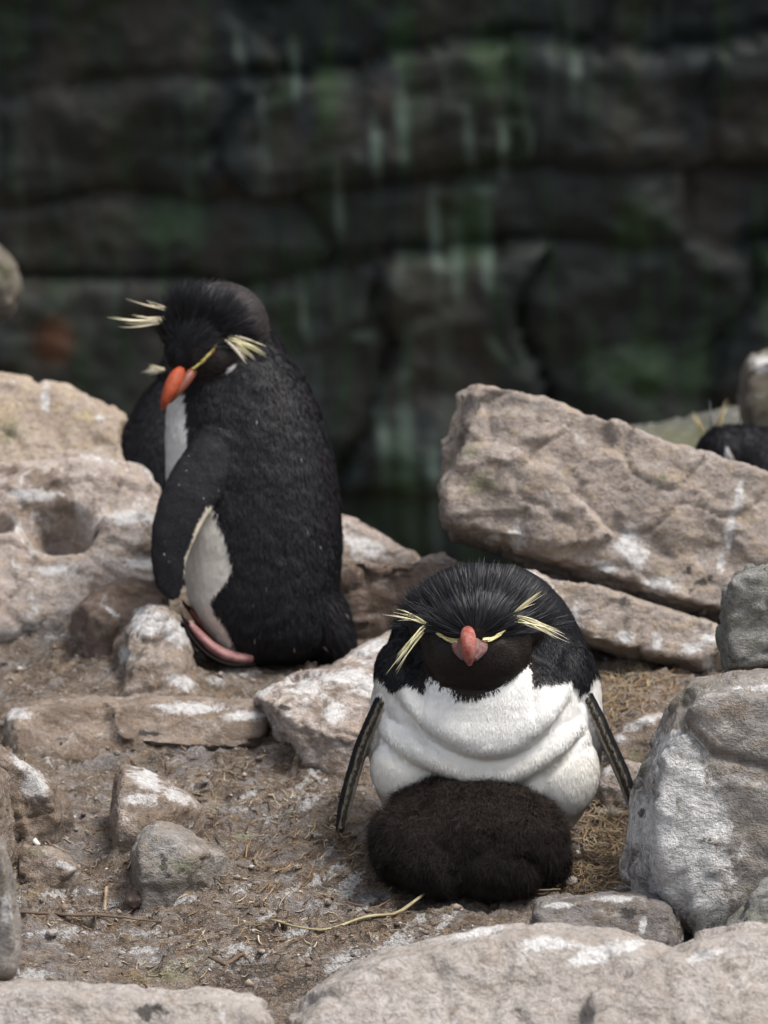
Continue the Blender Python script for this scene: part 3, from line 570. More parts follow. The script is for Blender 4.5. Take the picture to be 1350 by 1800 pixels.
# ------------------------------------------------------------------ soil banked up against the rocks, then the ground itself
BX, BY, BS = np.arange(-0.75, 0.75, 0.006), np.arange(3.3, 5.3, 0.006), 0.006
BANK = np.zeros((len(BY), len(BX)))
def blur(A, sig):
    k = np.arange(-int(3*sig), int(3*sig)+1); g = np.exp(-k*k/(2*sig*sig)); g /= g.sum()
    A = np.apply_along_axis(lambda r_: np.convolve(r_, g, 'same'), 0, A); return np.apply_along_axis(lambda r_: np.convolve(r_, g, 'same'), 1, A)
def bank_up():
    global BANK
    H = np.zeros_like(BANK); gxx, gyy = np.meshgrid(BX, BY); g0 = gz_base(gxx, gyy)
    for V, k in BANKED:
        ix = ((V[:, 0]-BX[0])/BS).astype(int); iy = ((V[:, 1]-BY[0])/BS).astype(int); ok = (ix >= 0) & (ix < len(BX)) & (iy >= 0) & (iy < len(BY))
        h = np.clip(V[ok, 2]-g0[iy[ok], ix[ok]], 0, 0.05)*k; np.maximum.at(H, (iy[ok], ix[ok]), h)
    BANK = 0.34*blur(H, 4.0)+0.22*blur(H, 11)
bank_up()
nx, ny = len(gx_), len(gy_)
idx = np.arange(nx*ny).reshape(ny, nx)
GF = np.stack([idx[:-1, :-1], idx[:-1, 1:], idx[1:, 1:], idx[1:, :-1]], -1).reshape(-1, 4)
GZ = gz(GX, GY); GV = np.stack([GX, GY, GZ], -1).reshape(-1, 3)
ground = mesh_obj('ground', GV, GF, soil_mat()); ground['kind'] = 'structure'
soil_stains = [(600, 1560, 90, 40, 40, 0, 0.3), (430, 1680, 120, 26, 6, 0, 0.3), (620, 1690, 110, 36, 25, 0, 0.3), (250, 1640, 170, 14, 2, 0, 0.3), (150, 1600, 110, 12, 0, 0, 0.3), (540, 1380, 90, 26, 30, 0, 0.3), (480, 1440, 80, 14, 25, 0, 0.3),
  (90, 1120, 90, 10, 0, 0, 0.3), (300, 1690, 150, 12, 0, 0, 0.3), (700, 1630, 60, 20, 25, 0, 0.3), (360, 1360, 60, 10, 20, 0, 0.3), (100, 1340, 60, 10, -20, 0, 0.3),
  (590, 1530, 30, 9, 45, 0), (620, 1555, 36, 10, 55, 0), (555, 1550, 22, 8, 40, 0), (575, 1500, 22, 7, 50, 0), (510, 1565, 22, 8, 35, 0),
  (415, 1667, 34, 10, 8, 0), (430, 1560, 22, 9, 25, 0), (540, 1672, 28, 6, 40, 0), (790, 1610, 45, 9, 48, 0), (735, 1615, 30, 8, 25, 0), (540, 1412, 40, 9, 35, 0),
  (120, 1570, 60, 8, 2, 0), (90, 1640, 70, 7, 3, 0), (250, 1670, 60, 7, 0, 0), (60, 1715, 40, 12, 0, 0), (600, 1690, 50, 14, 25, 0), (430, 1400, 30, 6, 20, 0),
  (320, 1580, 40, 9, 5, 0), (520, 1640, 40, 8, 10, 0), (470, 1610, 30, 6, 30, 0), (200, 1590, 30, 8, 0, 0), (560, 1350, 30, 10, 20, 0), (600, 1320, 24, 12, 40, 0),
  (1100, 1555, 40, 9, 0, 0), (1000, 1585, 30, 9, 0, 0), (640, 1590, 24, 9, 35, 0), (690, 1660, 40, 12, 20, 0), (420, 1180, 40, 10, 0, 0), (380, 1195, 20, 9, 0, 0),
  (300, 1715, 90, 14, 0, 2), (430, 1470, 50, 12, 20, 2), (510, 1430, 40, 14, 30, 2), (330, 1690, 90, 12, 5, 2), (90, 1500, 40, 12, 0, 2),
  (230, 1588, 46, 13, 5, 1), (285, 1330, 40, 12, 20, 1), (410, 1400, 36, 12, 30, 1), (505, 1435, 44, 9, 25, 1), (380, 1560, 30, 12, 0, 1), (480, 1240, 25, 12, 0, 1),
  (450, 1710, 90, 20, 10, 1), (330, 1610, 30, 10, 0, 1), (260, 1540, 30, 10, 0, 1), (520, 1730, 60, 22, 20, 1)]
set_col(ground, 'stain', stain_field(GV, soil_stains))


# ------------------------------------------------------------------ birds
def in_poly(px, py, poly):
    inside = np.zeros(px.shape, bool); n = len(poly)
    for i in range(n):
        x1, y1 = poly[i]; x2, y2 = poly[(i+1) % n]
        c = ((y1 > py) != (y2 > py)) & (px < (x2-x1)*(py-y1)/((y2-y1) if y2 != y1 else 1e-9)+x1); inside ^= c
    return inside
def tags_of(pc, V):
    names = list(pc.tags); D = np.full((len(names), len(V)), 9.0)
    for i, t in enumerate(names):
        b = pc.bvh(t)
        for k, v in enumerate(V): D[i, k] = b.find_nearest(v)[3]
    return names, D
class Body:
    """one continuous skin from overlapping pieces, coloured by colour(px,row,w,tag arrays)"""
    def __init__(s, fr, pc, voxel, colour, parent, origin, smooth=4, relief=None):
        s.fr = fr; V, F = pc.all(); s.V, s.Q = remeshed(V, F, voxel, smooth, 0.5)
        s.names, D = tags_of(pc, s.V); s.tag = D.argmin(0); s.D = D; s.N = vnormals(s.V, s.Q)
        if relief is not None:
            s.V = s.V+s.N*(relief(s)*fr.s)[:, None]; s.N = vnormals(s.V, s.Q)
        s.C = colour(s); s.origin = origin
        s.obj = mesh_obj('body', s.V, s.Q, M_BODY, parent, origin=origin); set_col(s.obj, 'Col', np.where(s.C.mean(1, keepdims=True) > 0.3, s.C, s.C*0.8))
        s.bvh = BVHTree.FromPolygons([tuple(v) for v in s.V], [tuple(q) for q in s.Q.tolist()])
    def is_tag(s, t): return s.tag == s.names.index(t) if t in s.names else np.zeros(len(s.V), bool)
    def hit(s, px, py):
        d = Vector(raydir(px, py)).normalized(); r = s.bvh.ray_cast(Vector(CAM), d)
        if r[0] is None: return None
        return np.array(r[0]), np.array(r[1])
def strand_mesh(name, roots, dirs, nrm, L, W, lift, cols, bn, mat, parent, origin, curl=None, tipcol=1.0):
    """thin tapered blades: two bends each"""
    n = len(roots); d = dirs-nrm*np.sum(dirs*nrm, 1, keepdims=True); d /= np.linalg.norm(d, axis=1, keepdims=True)+1e-9
    side = np.cross(d, nrm); L = L[:, None]; W = W[:, None]; lift = lift[:, None]
    side = side+nrm*RNG.normal(0, 1, (n, 1))*np.where(cols.mean(1, keepdims=True) > 0.3, 0.12, 0.35); side /= np.linalg.norm(side, axis=1, keepdims=True)
    a = d*np.cos(lift)+nrm*np.sin(lift); l2 = lift*0.35; c = d*np.cos(l2)+nrm*np.sin(l2)
    if curl is not None: c = c+side*curl[:, None]; c /= np.linalg.norm(c, axis=1, keepdims=True)
    m1 = roots+a*L*0.5; tip = m1+c*L*0.5; r0 = roots-nrm*0.0006
    V = np.stack([r0-side*W/2, r0+side*W/2, m1-side*W*0.42, m1+side*W*0.42, tip], 1).reshape(-1, 3)
    b = np.arange(n)[:, None]*5; T = np.concatenate([b+np.array([[0, 1, 3]]), b+np.array([[0, 3, 2]]), b+np.array([[2, 3, 4]])])
    o = mesh_obj(name, V, T, mat, parent, origin=origin)
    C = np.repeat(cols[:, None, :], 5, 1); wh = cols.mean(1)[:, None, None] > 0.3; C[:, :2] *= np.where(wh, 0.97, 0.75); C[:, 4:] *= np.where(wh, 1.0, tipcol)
    set_col(o, 'Col', C.reshape(-1, 3)); set_vec(o, 'bn', np.repeat(bn, 5, 0)); return o
def plumage(B, count, name, length, width, lift, dirfn, mat=M_FEATHER, mask=None, colvar=0.22, jit=0.28, curl=0.0, recolour=None, tipcol=1.1):
    """scatter blades over the skin; length/width in m, functions of the sampled points"""
    V, Q, N = B.V, B.Q, B.N; T = np.concatenate([Q[:, [0, 1, 2]], Q[:, [0, 2, 3]]])
    ar = np.linalg.norm(np.cross(V[T[:, 1]]-V[T[:, 0]], V[T[:, 2]]-V[T[:, 0]]), axis=1)
    ctr = V[T].mean(1); face = N[T[:, 0]]@(-B.fr.f); ar = ar*np.where(face > -0.35, 1.0, 0.25)        # fewer where nobody looks
    if mask is not None: ar = ar*mask[T].mean(1)
    k = RNG.choice(len(T), count, p=ar/ar.sum()); u = RNG.random((count, 2)); fl = u.sum(1) > 1; u[fl] = 1-u[fl]
    w = np.stack([1-u.sum(1), u[:, 0], u[:, 1]], 1); t = T[k]
    p = (V[t]*w[..., None]).sum(1); n = (N[t]*w[..., None]).sum(1); n /= np.linalg.norm(n, axis=1, keepdims=True)
    c = B.C[t[np.arange(count), w.argmax(1)]]; tg = B.tag[t[:, 0]]
    d = dirfn(p, n, tg); d = d+RNG.normal(0, jit, (count, 3))*np.linalg.norm(d, axis=1, keepdims=True)
    L = length(p, n, tg)*RNG.uniform(0.7, 1.25, count); W = width*RNG.uniform(0.7, 1.3, count); wt = c.mean(1) > 0.3; L = np.where(wt, L*0.75, L); W = np.where(wt, W*0.7, W)
    cv = np.exp(RNG.normal(0, colvar, (count, 1))); white = c.mean(1, keepdims=True) > 0.3
    c = np.where(white, c*np.clip(1+RNG.normal(0, 0.04, (count, 1)), 0.85, 1.05), c*cv)
    if recolour: c = recolour(p, c)
    cu = RNG.normal(0, curl, count) if curl else None
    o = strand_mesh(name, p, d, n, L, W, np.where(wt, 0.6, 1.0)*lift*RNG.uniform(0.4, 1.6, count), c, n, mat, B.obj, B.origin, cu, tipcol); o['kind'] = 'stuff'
    return o
def prism_strands(name, curves, radii, cols, parent, origin, mat=M_STRAND, view=None):
    """long feather filaments: flattened three-sided tapered tubes along curves (list of (k,3) arrays)"""
    V = []; F = []; C = []; BN = []; n = 0
    for pts, r, c in zip(curves, radii, cols):
        k = len(pts); T = np.gradient(pts, axis=0); T /= np.linalg.norm(T, axis=1, keepdims=True)+1e-12
        vv = view if view is not None else np.array([0, -1.0, 0.25]); s_ = np.cross(T, vv); s_ /= np.linalg.norm(s_, axis=1, keepdims=True)+1e-12; q = np.cross(s_, T)
        t = np.linspace(0, 1, k); prof = (np.minimum(1, 0.45+t*2.5)*(1-t**2.2)+0.06)[:, None]*r
        ring = np.stack([pts+s_*prof, pts-s_*prof, pts+q*prof*0.6], 1).reshape(-1, 3); V.append(ring); C.append(np.tile(c, (3*k, 1))); BN.append(np.repeat(q, 3, 0))
        for i in range(k-1):
            for j in range(3):
                a = n+i*3+j; b = n+i*3+(j+1) % 3; F.append((a, b, b+3, a+3))
        n += 3*k
    o = mesh_obj(name, np.concatenate(V), np.array(F), mat, parent, origin=origin); set_col(o, 'Col', np.concatenate(C)); set_vec(o, 'bn', np.concatenate(BN)); return o
def arc(a, b, sag, k=9, wav=0.0):
    t = np.linspace(0, 1, k)[:, None]; a = np.asarray(a); b = np.asarray(b); sag = np.asarray(sag)
    return a*(1-t)+b*t+sag*(4*t*(1-t))
def plume(B, base, ends, w_out, name, parent, label, c=(0.74, 0.68, 0.44), per=3, r=0.0008, sag=8, spread=4, dw=0):
    h = B.hit(*base); bu, bv, bw = B.fr.inv(h[0] if h else B.fr(base[0], base[1], 100)); cv = []; rr = []; cc = []
    for e in ends:
        for k in range(per):
            ex, ey = e[0]+random.gauss(0, spread), e[1]+random.gauss(0, spread); t = random.uniform(0.75, 1.04); ex = base[0]+(ex-base[0])*t; ey = base[1]+(ey-base[1])*t
            A = B.fr(base[0]+random.gauss(0, 3), base[1]+random.gauss(0, 3), bw-4); E = B.fr(ex, ey, bw+w_out+random.gauss(0, 5)+dw)
            S = B.fr.s*(B.fr.a*sag*random.uniform(0.2, 1.2)-B.fr.f*random.uniform(2, 10)); cv.append(arc(A, E, S)); rr.append(r*random.uniform(0.6, 1.15)); g = random.uniform(0.72, 1.15)
            cc.append(np.array(c)*g*np.array([1, random.uniform(0.92, 1.05), random.uniform(0.7, 1.3)]))
    return child(prism_strands(name, cv, rr, cc, parent, B.origin, view=-B.fr.f), parent, label)
def solid(name, VF, voxel, mat, parent, origin, smooth=3):
    V = []; F = []; n = 0
    for v, f in VF: V.append(v); F += [tuple(i+n for i in q) for q in f]; n += len(v)
    V, Q = remeshed(np.concatenate(V), F, voxel, smooth, 0.5); return mesh_obj(name, V, Q, mat, parent, origin=origin)
BLACK = np.array([0.0105, 0.0105, 0.0125]); BROWN = np.array([0.017, 0.0125, 0.0105]); WHITE = np.array([0.80, 0.785, 0.745]); CREAM = np.array([0.60, 0.53, 0.42])

# ---------------- the sitting penguin, facing us, head drawn down
def sitting_penguin():
    fr = Frame(850, 1480, 4.05); base = fr(850, 1500, 20); base[2] = float(gz(base[0], base[1]))
    root = empty('penguin', base); tag(root, 'penguin crouched over a dark chick, head lowered, white belly rolls towards us', 'penguin', None)
    pc = Pieces()
    pc.add(*loft(fr, [(996, 800, 905, 20, 40), (1008, 772, 934, 15, 72), (1030, 742, 965, 8, 95), (1060, 716, 992, 0, 112), (1100, 694, 1016, -6, 122), (1150, 676, 1040, -8, 130), (1200, 658, 1056, -8, 136), (1260, 648, 1060, -6, 140),
                      (1320, 648, 1058, -4, 138), (1370, 656, 1050, 0, 130), (1420, 675, 1030, 0, 115), (1460, 700, 1002, 0, 95), (1500, 730, 970, 0, 70), (1530, 770, 930, 0, 40)]), 'body')
    pc.add(*ellipsoid(fr, (850, 1245, 76), (168, 112, 104)), 'body')           # upper breast roll
    pc.add(*ellipsoid(fr, (852, 1305, 70), (188, 92, 92)), 'body')             # lower roll
    pc.add(*ellipsoid(fr, (718, 1352, 66), (66, 66, 60), 0.25), 'body')        # brood folds hanging either side of the chick
    pc.add(*ellipsoid(fr, (985, 1362, 62), (68, 82, 62), -0.2), 'body')
    pc.add(*ellipsoid(fr, (705, 1195, 50), (46, 70, 62)), 'body'); pc.add(*ellipsoid(fr, (995, 1192, 50), (48, 70, 62)), 'body')
    pc.add(*ellipsoid(fr, (840, 1092, 92), (122, 90, 96)), 'head'); pc.add(*ellipsoid(fr, (838, 1140, 138), (96, 90, 82)), 'head')
    pc.add(*ellipsoid(fr, (830, 1118, 196), (40, 34, 34)), 'head')             # brow boss behind the beak
    pc.add(*ellipsoid(fr, (800, 1160, 160), (46, 52, 50)), 'head'); pc.add(*ellipsoid(fr, (876, 1158, 160), (46, 52, 50)), 'head')
    lf = [(700, 1165, 56), (682, 1212, 52), (660, 1260, 48), (638, 1310, 42), (620, 1370, 40), (607, 1420, 44), (598, 1462, 50)]
    rf = [(1008, 1180, 50), (1030, 1225, 48), (1052, 1270, 46), (1072, 1315, 44), (1092, 1360, 44), (1108, 1405, 46), (1118, 1440, 48)]
    rad = [(15, 34), (13, 38), (12, 42), (12, 44), (12, 42), (11, 34), (7, 18)]
    pc.add(*tube(fr, lf, rad), 'flipper'); pc.add(*tube(fr, rf, rad), 'flipper')
    bx = [600, 645, 668, 690, 705, 720, 738, 746, 750, 758, 780, 808, 835, 868, 900, 924, 933, 936, 945, 962, 985, 1000, 1008, 1022, 1034, 1042, 1062, 1100]
    by = [1186, 1186, 1192, 1216, 1212, 1208, 1216, 1222, 1198, 1197, 1214, 1229, 1233, 1222, 1201, 1180, 1172, 1212, 1208, 1203, 1205, 1198, 1206, 1220, 1214, 1190, 1186, 1186]
    def colour(B):
        u, v, w = fr.inv(B.V); n = fbm(B.V*260, 2, 3); edge = np.interp(u+3*n, bx, by)+4*n
        C = np.tile(BLACK, (len(u), 1)); C[(v > edge) & (w > -62)] = WHITE
        C[(v <= edge) & B.is_tag('head') & (v > 1112)] = BROWN*1.15
        hb = (v <= edge) & (w > 60) & (v > 1105) & (u > 742) & (u < 940); C[hb] = BROWN*1.1
        fl = B.is_tag('flipper') & (B.D[B.names.index('body')] > 0.002)
        cen = np.where(u < 850, np.interp(v, [p[1] for p in lf], [p[0] for p in lf]), np.interp(v, [p[1] for p in rf], [p[0] for p in rf]))
        out = np.where(u < 850, cen-u, u-cen); f2 = fl & (v > 1215)
        C[fl] = BLACK*1.2; C[f2 & (out < 3) & (out > -1)] = (0.14, 0.12, 0.09); C[f2 & (out < -2)] = (0.055, 0.046, 0.035); C[f2 & (out < -8)] = (0.36, 0.33, 0.28)
        low = (v > 1330) & (C[:, 0] > 0.5); C[low] = WHITE*np.array([0.97, 0.955, 0.92]); return C
    def relief(B):
        u, v, w = fr.inv(B.V); front = (w > 40)
        def fold(pts, dep, wid):
            c = smooth_interp(np.clip(u, pts[0][0], pts[-1][0]), [p[0] for p in pts], [p[1] for p in pts]); m = sstep(pts[0][0]-5, pts[0][0]+40, u)*sstep(pts[-1][0]+5, pts[-1][0]-40, u)
            e = v-c; return m*(-dep*np.exp(-(e/wid)**2)+0.75*dep*np.exp(-((e+wid*2.4)/(wid*1.9))**2))
        d = front*(fold([(690, 1235), (740, 1292), (790, 1328), (850, 1347), (910, 1337), (965, 1296), (1010, 1235)], 17, 15)
                   +fold([(655, 1290), (700, 1335), (760, 1368), (850, 1398), (920, 1385), (985, 1342), (1040, 1285)], 10, 12))
        d = d+front*(-5*np.exp(-((u-748)/6)**2)*sstep(1180, 1200, v)*sstep(1300, 1230, v)-5*np.exp(-((u-937)/6)**2)*sstep(1170, 1190, v)*sstep(1290, 1220, v))
        face = B.is_tag('head')*front; d = d+face*(-6*np.exp(-((u-788)/20)**2-((v-1132)/8)**2)-6*np.exp(-((u-872)/20)**2-((v-1130)/8)**2))
        return d+1.2*fbm(B.V*40, 3, 4)+0.9*(v > 1300)*fbm(B.V*130, 2, 8)
    B = Body(fr, pc, 0.0026, colour, root, base, 4, relief)
    down = -np.array(fr.a)
    beak = fr(832, 1140, 230)
    iH, iF = B.names.index('head'), B.names.index('flipper')
    def dirs(p, n, tg):
        d = np.tile(down, (len(p), 1)); hd = tg == iH; d[hd] = (p[hd]-beak)/np.linalg.norm(p[hd]-beak, axis=1, keepdims=True)
        u, v, w = fr.inv(p); up = (~hd) & (v < 1090) ; r = p-fr(850, 1100, 60); d[up] = r[up]/np.linalg.norm(r[up], axis=1, keepdims=True)-0.5*np.array(fr.f)*-1; return d
    def length(p, n, tg): return np.where(tg == iF, 0.0025, np.where(tg == iH, 0.0034, 0.0075))
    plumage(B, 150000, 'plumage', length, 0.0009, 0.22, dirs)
    # black crest fan
    R = []; Dd = []; NN = []
    while len(R) < 3600:
        a = math.radians(random.uniform(10, 170)); r = random.uniform(16, 118); px, py = 836+r*math.cos(a)*1.2, 1122-r*math.sin(a)*0.88
        h = B.hit(px, py)
        if h is None: continue
        R.append(h[0]); NN.append(h[1]); dd = (math.cos(a)*1.15*fr.r+math.sin(a)*fr.a); Dd.append(dd-0.15*np.array(fr.f)*-1)
    R, Dd, NN = map(np.array, (R, Dd, NN)); n = len(R)
    o = strand_mesh('crest', R, Dd+RNG.normal(0, 0.07, (n, 3)), NN, RNG.uniform(0.016, 0.034, n), RNG.uniform(0.0007, 0.0013, n), RNG.uniform(0.10, 0.42, n), np.tile(BLACK, (n, 1))*np.exp(RNG.normal(0.05, 0.45, (n, 1))), NN, M_STRAND, B.obj, base, tipcol=1.3); o['kind'] = 'stuff'
    cv = []; rr = []
    for _ in range(46):
        sgn = random.choice((-1, -1, 1)); s0 = (760+random.uniform(-6, 34), 1104-random.uniform(0, 30)) if sgn < 0 else (895-random.uniform(0, 34), 1098-random.uniform(0, 26))
        h = B.hit(*s0)
        if h is None: continue
        ang = math.radians(random.uniform(112, 176) if sgn < 0 else random.uniform(18, 62)); Lp = random.uniform(45, 95)
        cv.append(arc(h[0], h[0]+fr.s*(Lp*math.cos(ang)*fr.r+Lp*math.sin(ang)*fr.a-random.uniform(-5, 25)*fr.f), fr.s*fr.a*random.uniform(-4, 8))); rr.append(random.uniform(0.00035, 0.0006))
    prism_strands('crest_wisps', cv, rr, [BLACK*random.uniform(0.8, 2) for _ in cv], B.obj, base, view=-fr.f)['kind'] = 'stuff'
    for side, (b0, A, Bn) in {'l': ((757, 1108), [(676, 1091), (692, 1094), (702, 1079), (690, 1085)], [(686, 1190), (694, 1194), (700, 1176), (692, 1168), (706, 1160)]),
                              'r': ((895, 1097), [(966, 1044), (958, 1054), (944, 1073)], [(1002, 1143), (996, 1133), (988, 1124), (1000, 1138)])}.items():
        plume(B, b0, A, 6, 'crest_plume', root, 'pale yellow plume swept out beside the brow', per=2, sag=3, r=0.00075)
        plume(B, b0, Bn, 8, 'crest_plume', root, 'pale yellow plume drooping from the brow', per=3, sag=8, r=0.00085, spread=3)
    for pts in ([(806, 1129), (790, 1126), (776, 1119), (762, 1110)], [(848, 1127), (864, 1124), (880, 1115), (894, 1103)]):
        cv = []; rr = []
        pa = np.array(pts, float)
        for k in range(34):
            t0 = random.uniform(-0.1, 1.8); ts = np.clip(np.linspace(t0, t0+random.uniform(0.8, 1.4), 6), 0, 3); off = random.gauss(0, 2.0)
            hs = [B.hit(np.interp(t, range(4), pa[:, 0]), np.interp(t, range(4), pa[:, 1])+off*(1-0.2*t)) for t in ts]
            if any(h is None for h in hs) or ts[-1]-ts[0] < 0.3: continue
            c_ = np.array([h[0] for h in hs]); wv = fr.inv(c_)[2]; wv = np.linspace(wv[0], wv[-1], 6)*0.5+wv*0.5
            u_, v_, _ = fr.inv(c_); cv.append(fr(u_, v_, wv+6+random.uniform(0, 4))); rr.append(random.uniform(0.0006, 0.0011))
        prism_strands('eyebrow', cv, rr, [np.array((0.70, 0.63, 0.30))*random.uniform(0.7, 1.1) for _ in cv], root, base, view=-fr.f)
    # beak
    bk = empty('beak', base); bk.parent = root; bk.location = (0, 0, 0)
    solid('upper_mandible', [tube(fr, [(823, 1116, 212), (824, 1128, 236), (825, 1146, 252), (826, 1164, 250), (827, 1179, 238)], [(8, 9), (13, 13), (14, 14), (11, 11), (4, 5)])], 0.0011, M_BEAK, bk, base)
    solid('lower_mandible', [tube(fr, [(826, 1136, 212), (826, 1156, 232), (827, 1174, 234)], [(22, 16), (19, 14), (8, 7)])], 0.0011, M_BEAK_G, bk, base)
    solid('gape_plate', [tube(fr, [(802, 1139, 206), (808, 1152, 224), (818, 1168, 234)], [(7, 8), (10, 9), (6, 6)])], 0.0011, M_BEAK_G, bk, base)
    solid('gape_plate', [tube(fr, [(853, 1139, 206), (845, 1151, 226), (834, 1170, 236)], [(7, 8), (12, 10), (6, 6)])], 0.0011, M_BEAK_G, bk, base)
    for (ex, ey) in ((782, 1131), (876, 1129)):
        h = B.hit(ex, ey); u, v, w = fr.inv(h[0]); e = solid('eye', [ellipsoid(fr, (ex, ey, w-2), (6, 3.0, 5))], 0.0009, M_CLAW, root, base)
    # toes that show beside the chick
    gxy = G(990, 1510)
    for k, (tx, ty) in enumerate(((990, 1506), (976, 1520))):
        t_ = solid('toe', [tube(fr, [(tx-14, ty-28, 92), (tx-2, ty-26, 100), (tx+2, ty-8, 112), (tx, ty+4, 118)], [(8, 9), (9, 9), (8, 8), (6, 6)])], 0.0012, M_FOOT, root, base)
        solid('claw', [tube(fr, [(tx+1, ty-2, 118), (tx+2, ty+8, 122), (tx-1, ty+19, 124)], [(5, 5), (4, 4), (1.2, 1.2)])], 0.0009, M_CLAW, t_, base)
    return B
sitting = sitting_penguin()

# ---------------- the chick
def chick():
    fr = Frame(825, 1480, 3.985); base = fr(825, 1560, 0); base[2] = float(gz(base[0], base[1]))
    root = empty('penguin_chick', base); tag(root, 'fluffy dark brown chick tucked under the crouching penguin belly', 'chick')
    pc = Pieces()
    pc.add(*ellipsoid(fr, (835, 1470, 0), (140, 92, 85)), 'body'); pc.add(*ellipsoid(fr, (905, 1478, 8), (84, 78, 74), 0.15), 'body'); pc.add(*ellipsoid(fr, (728, 1486, 12), (68, 66, 70), -0.2), 'body')
    pc.add(*ellipsoid(fr, (800, 1420, -10), (110, 42, 60)), 'body'); pc.add(*ellipsoid(fr, (770, 1515, 40), (66, 50, 44), 0.1), 'head'); pc.add(*ellipsoid(fr, (862, 1520, 40), (74, 48, 44), -0.15), 'body')
    pc.add(*ellipsoid(fr, (672, 1466, 20), (14, 40, 24), -0.12), 'flipper'); pc.add(*ellipsoid(fr, (905, 1520, 52), (26, 50, 26), 0.35), 'body'); pc.add(*ellipsoid(fr, (975, 1500, 20), (18, 44, 26), 0.1), 'flipper')
    def colour(B):
        u, v, w = fr.inv(B.V); n = fbm(B.V*28, 3, 2)
        t = np.clip(sstep(1490, 1420, v+20*n), 0, 1)[:, None]; return (np.array([0.0135, 0.0105, 0.0095])*(1-t)+np.array([0.022, 0.0165, 0.014])*t)*np.exp(0.5*n)[:, None]
    def relief(B):
        u, v, w = fr.inv(B.V); return 9*fbm(B.V*32, 3, 12)+4*fbm(B.V*110, 2, 5)
    B = Body(fr, pc, 0.0028, colour, root, base, 5, relief)
    down = -np.array(fr.a)
    def dirs(p, n, tg):
        c = fbm(p*50, 2, 71)[:, None]; return np.tile(down, (len(p), 1))+c*2.2*np.array(fr.r)+fbm(p*50+9, 2, 75)[:, None]*2*np.array(fr.a)
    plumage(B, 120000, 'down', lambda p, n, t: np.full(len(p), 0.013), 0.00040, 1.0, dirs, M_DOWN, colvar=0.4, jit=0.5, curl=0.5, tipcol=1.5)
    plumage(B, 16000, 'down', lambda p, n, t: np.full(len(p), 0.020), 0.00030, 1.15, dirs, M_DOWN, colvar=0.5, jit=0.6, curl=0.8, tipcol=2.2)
    solid('beak', [tube(fr, [(772, 1545, 70), (764, 1554, 78), (757, 1561, 80)], [(9, 9), (7, 7), (3, 3)])], 0.0012, M_CLAW, root, base)
    for (x, y) in ((670, 1522), (795, 1574)):
        solid('toe', [tube(fr, [(x+14, y-6, 50), (x, y, 60), (x-8, y+6, 64)], [(7, 6), (6, 6), (2, 2)])], 0.0012, M_CLAW, root, base)
    return B
chick_body = chick()

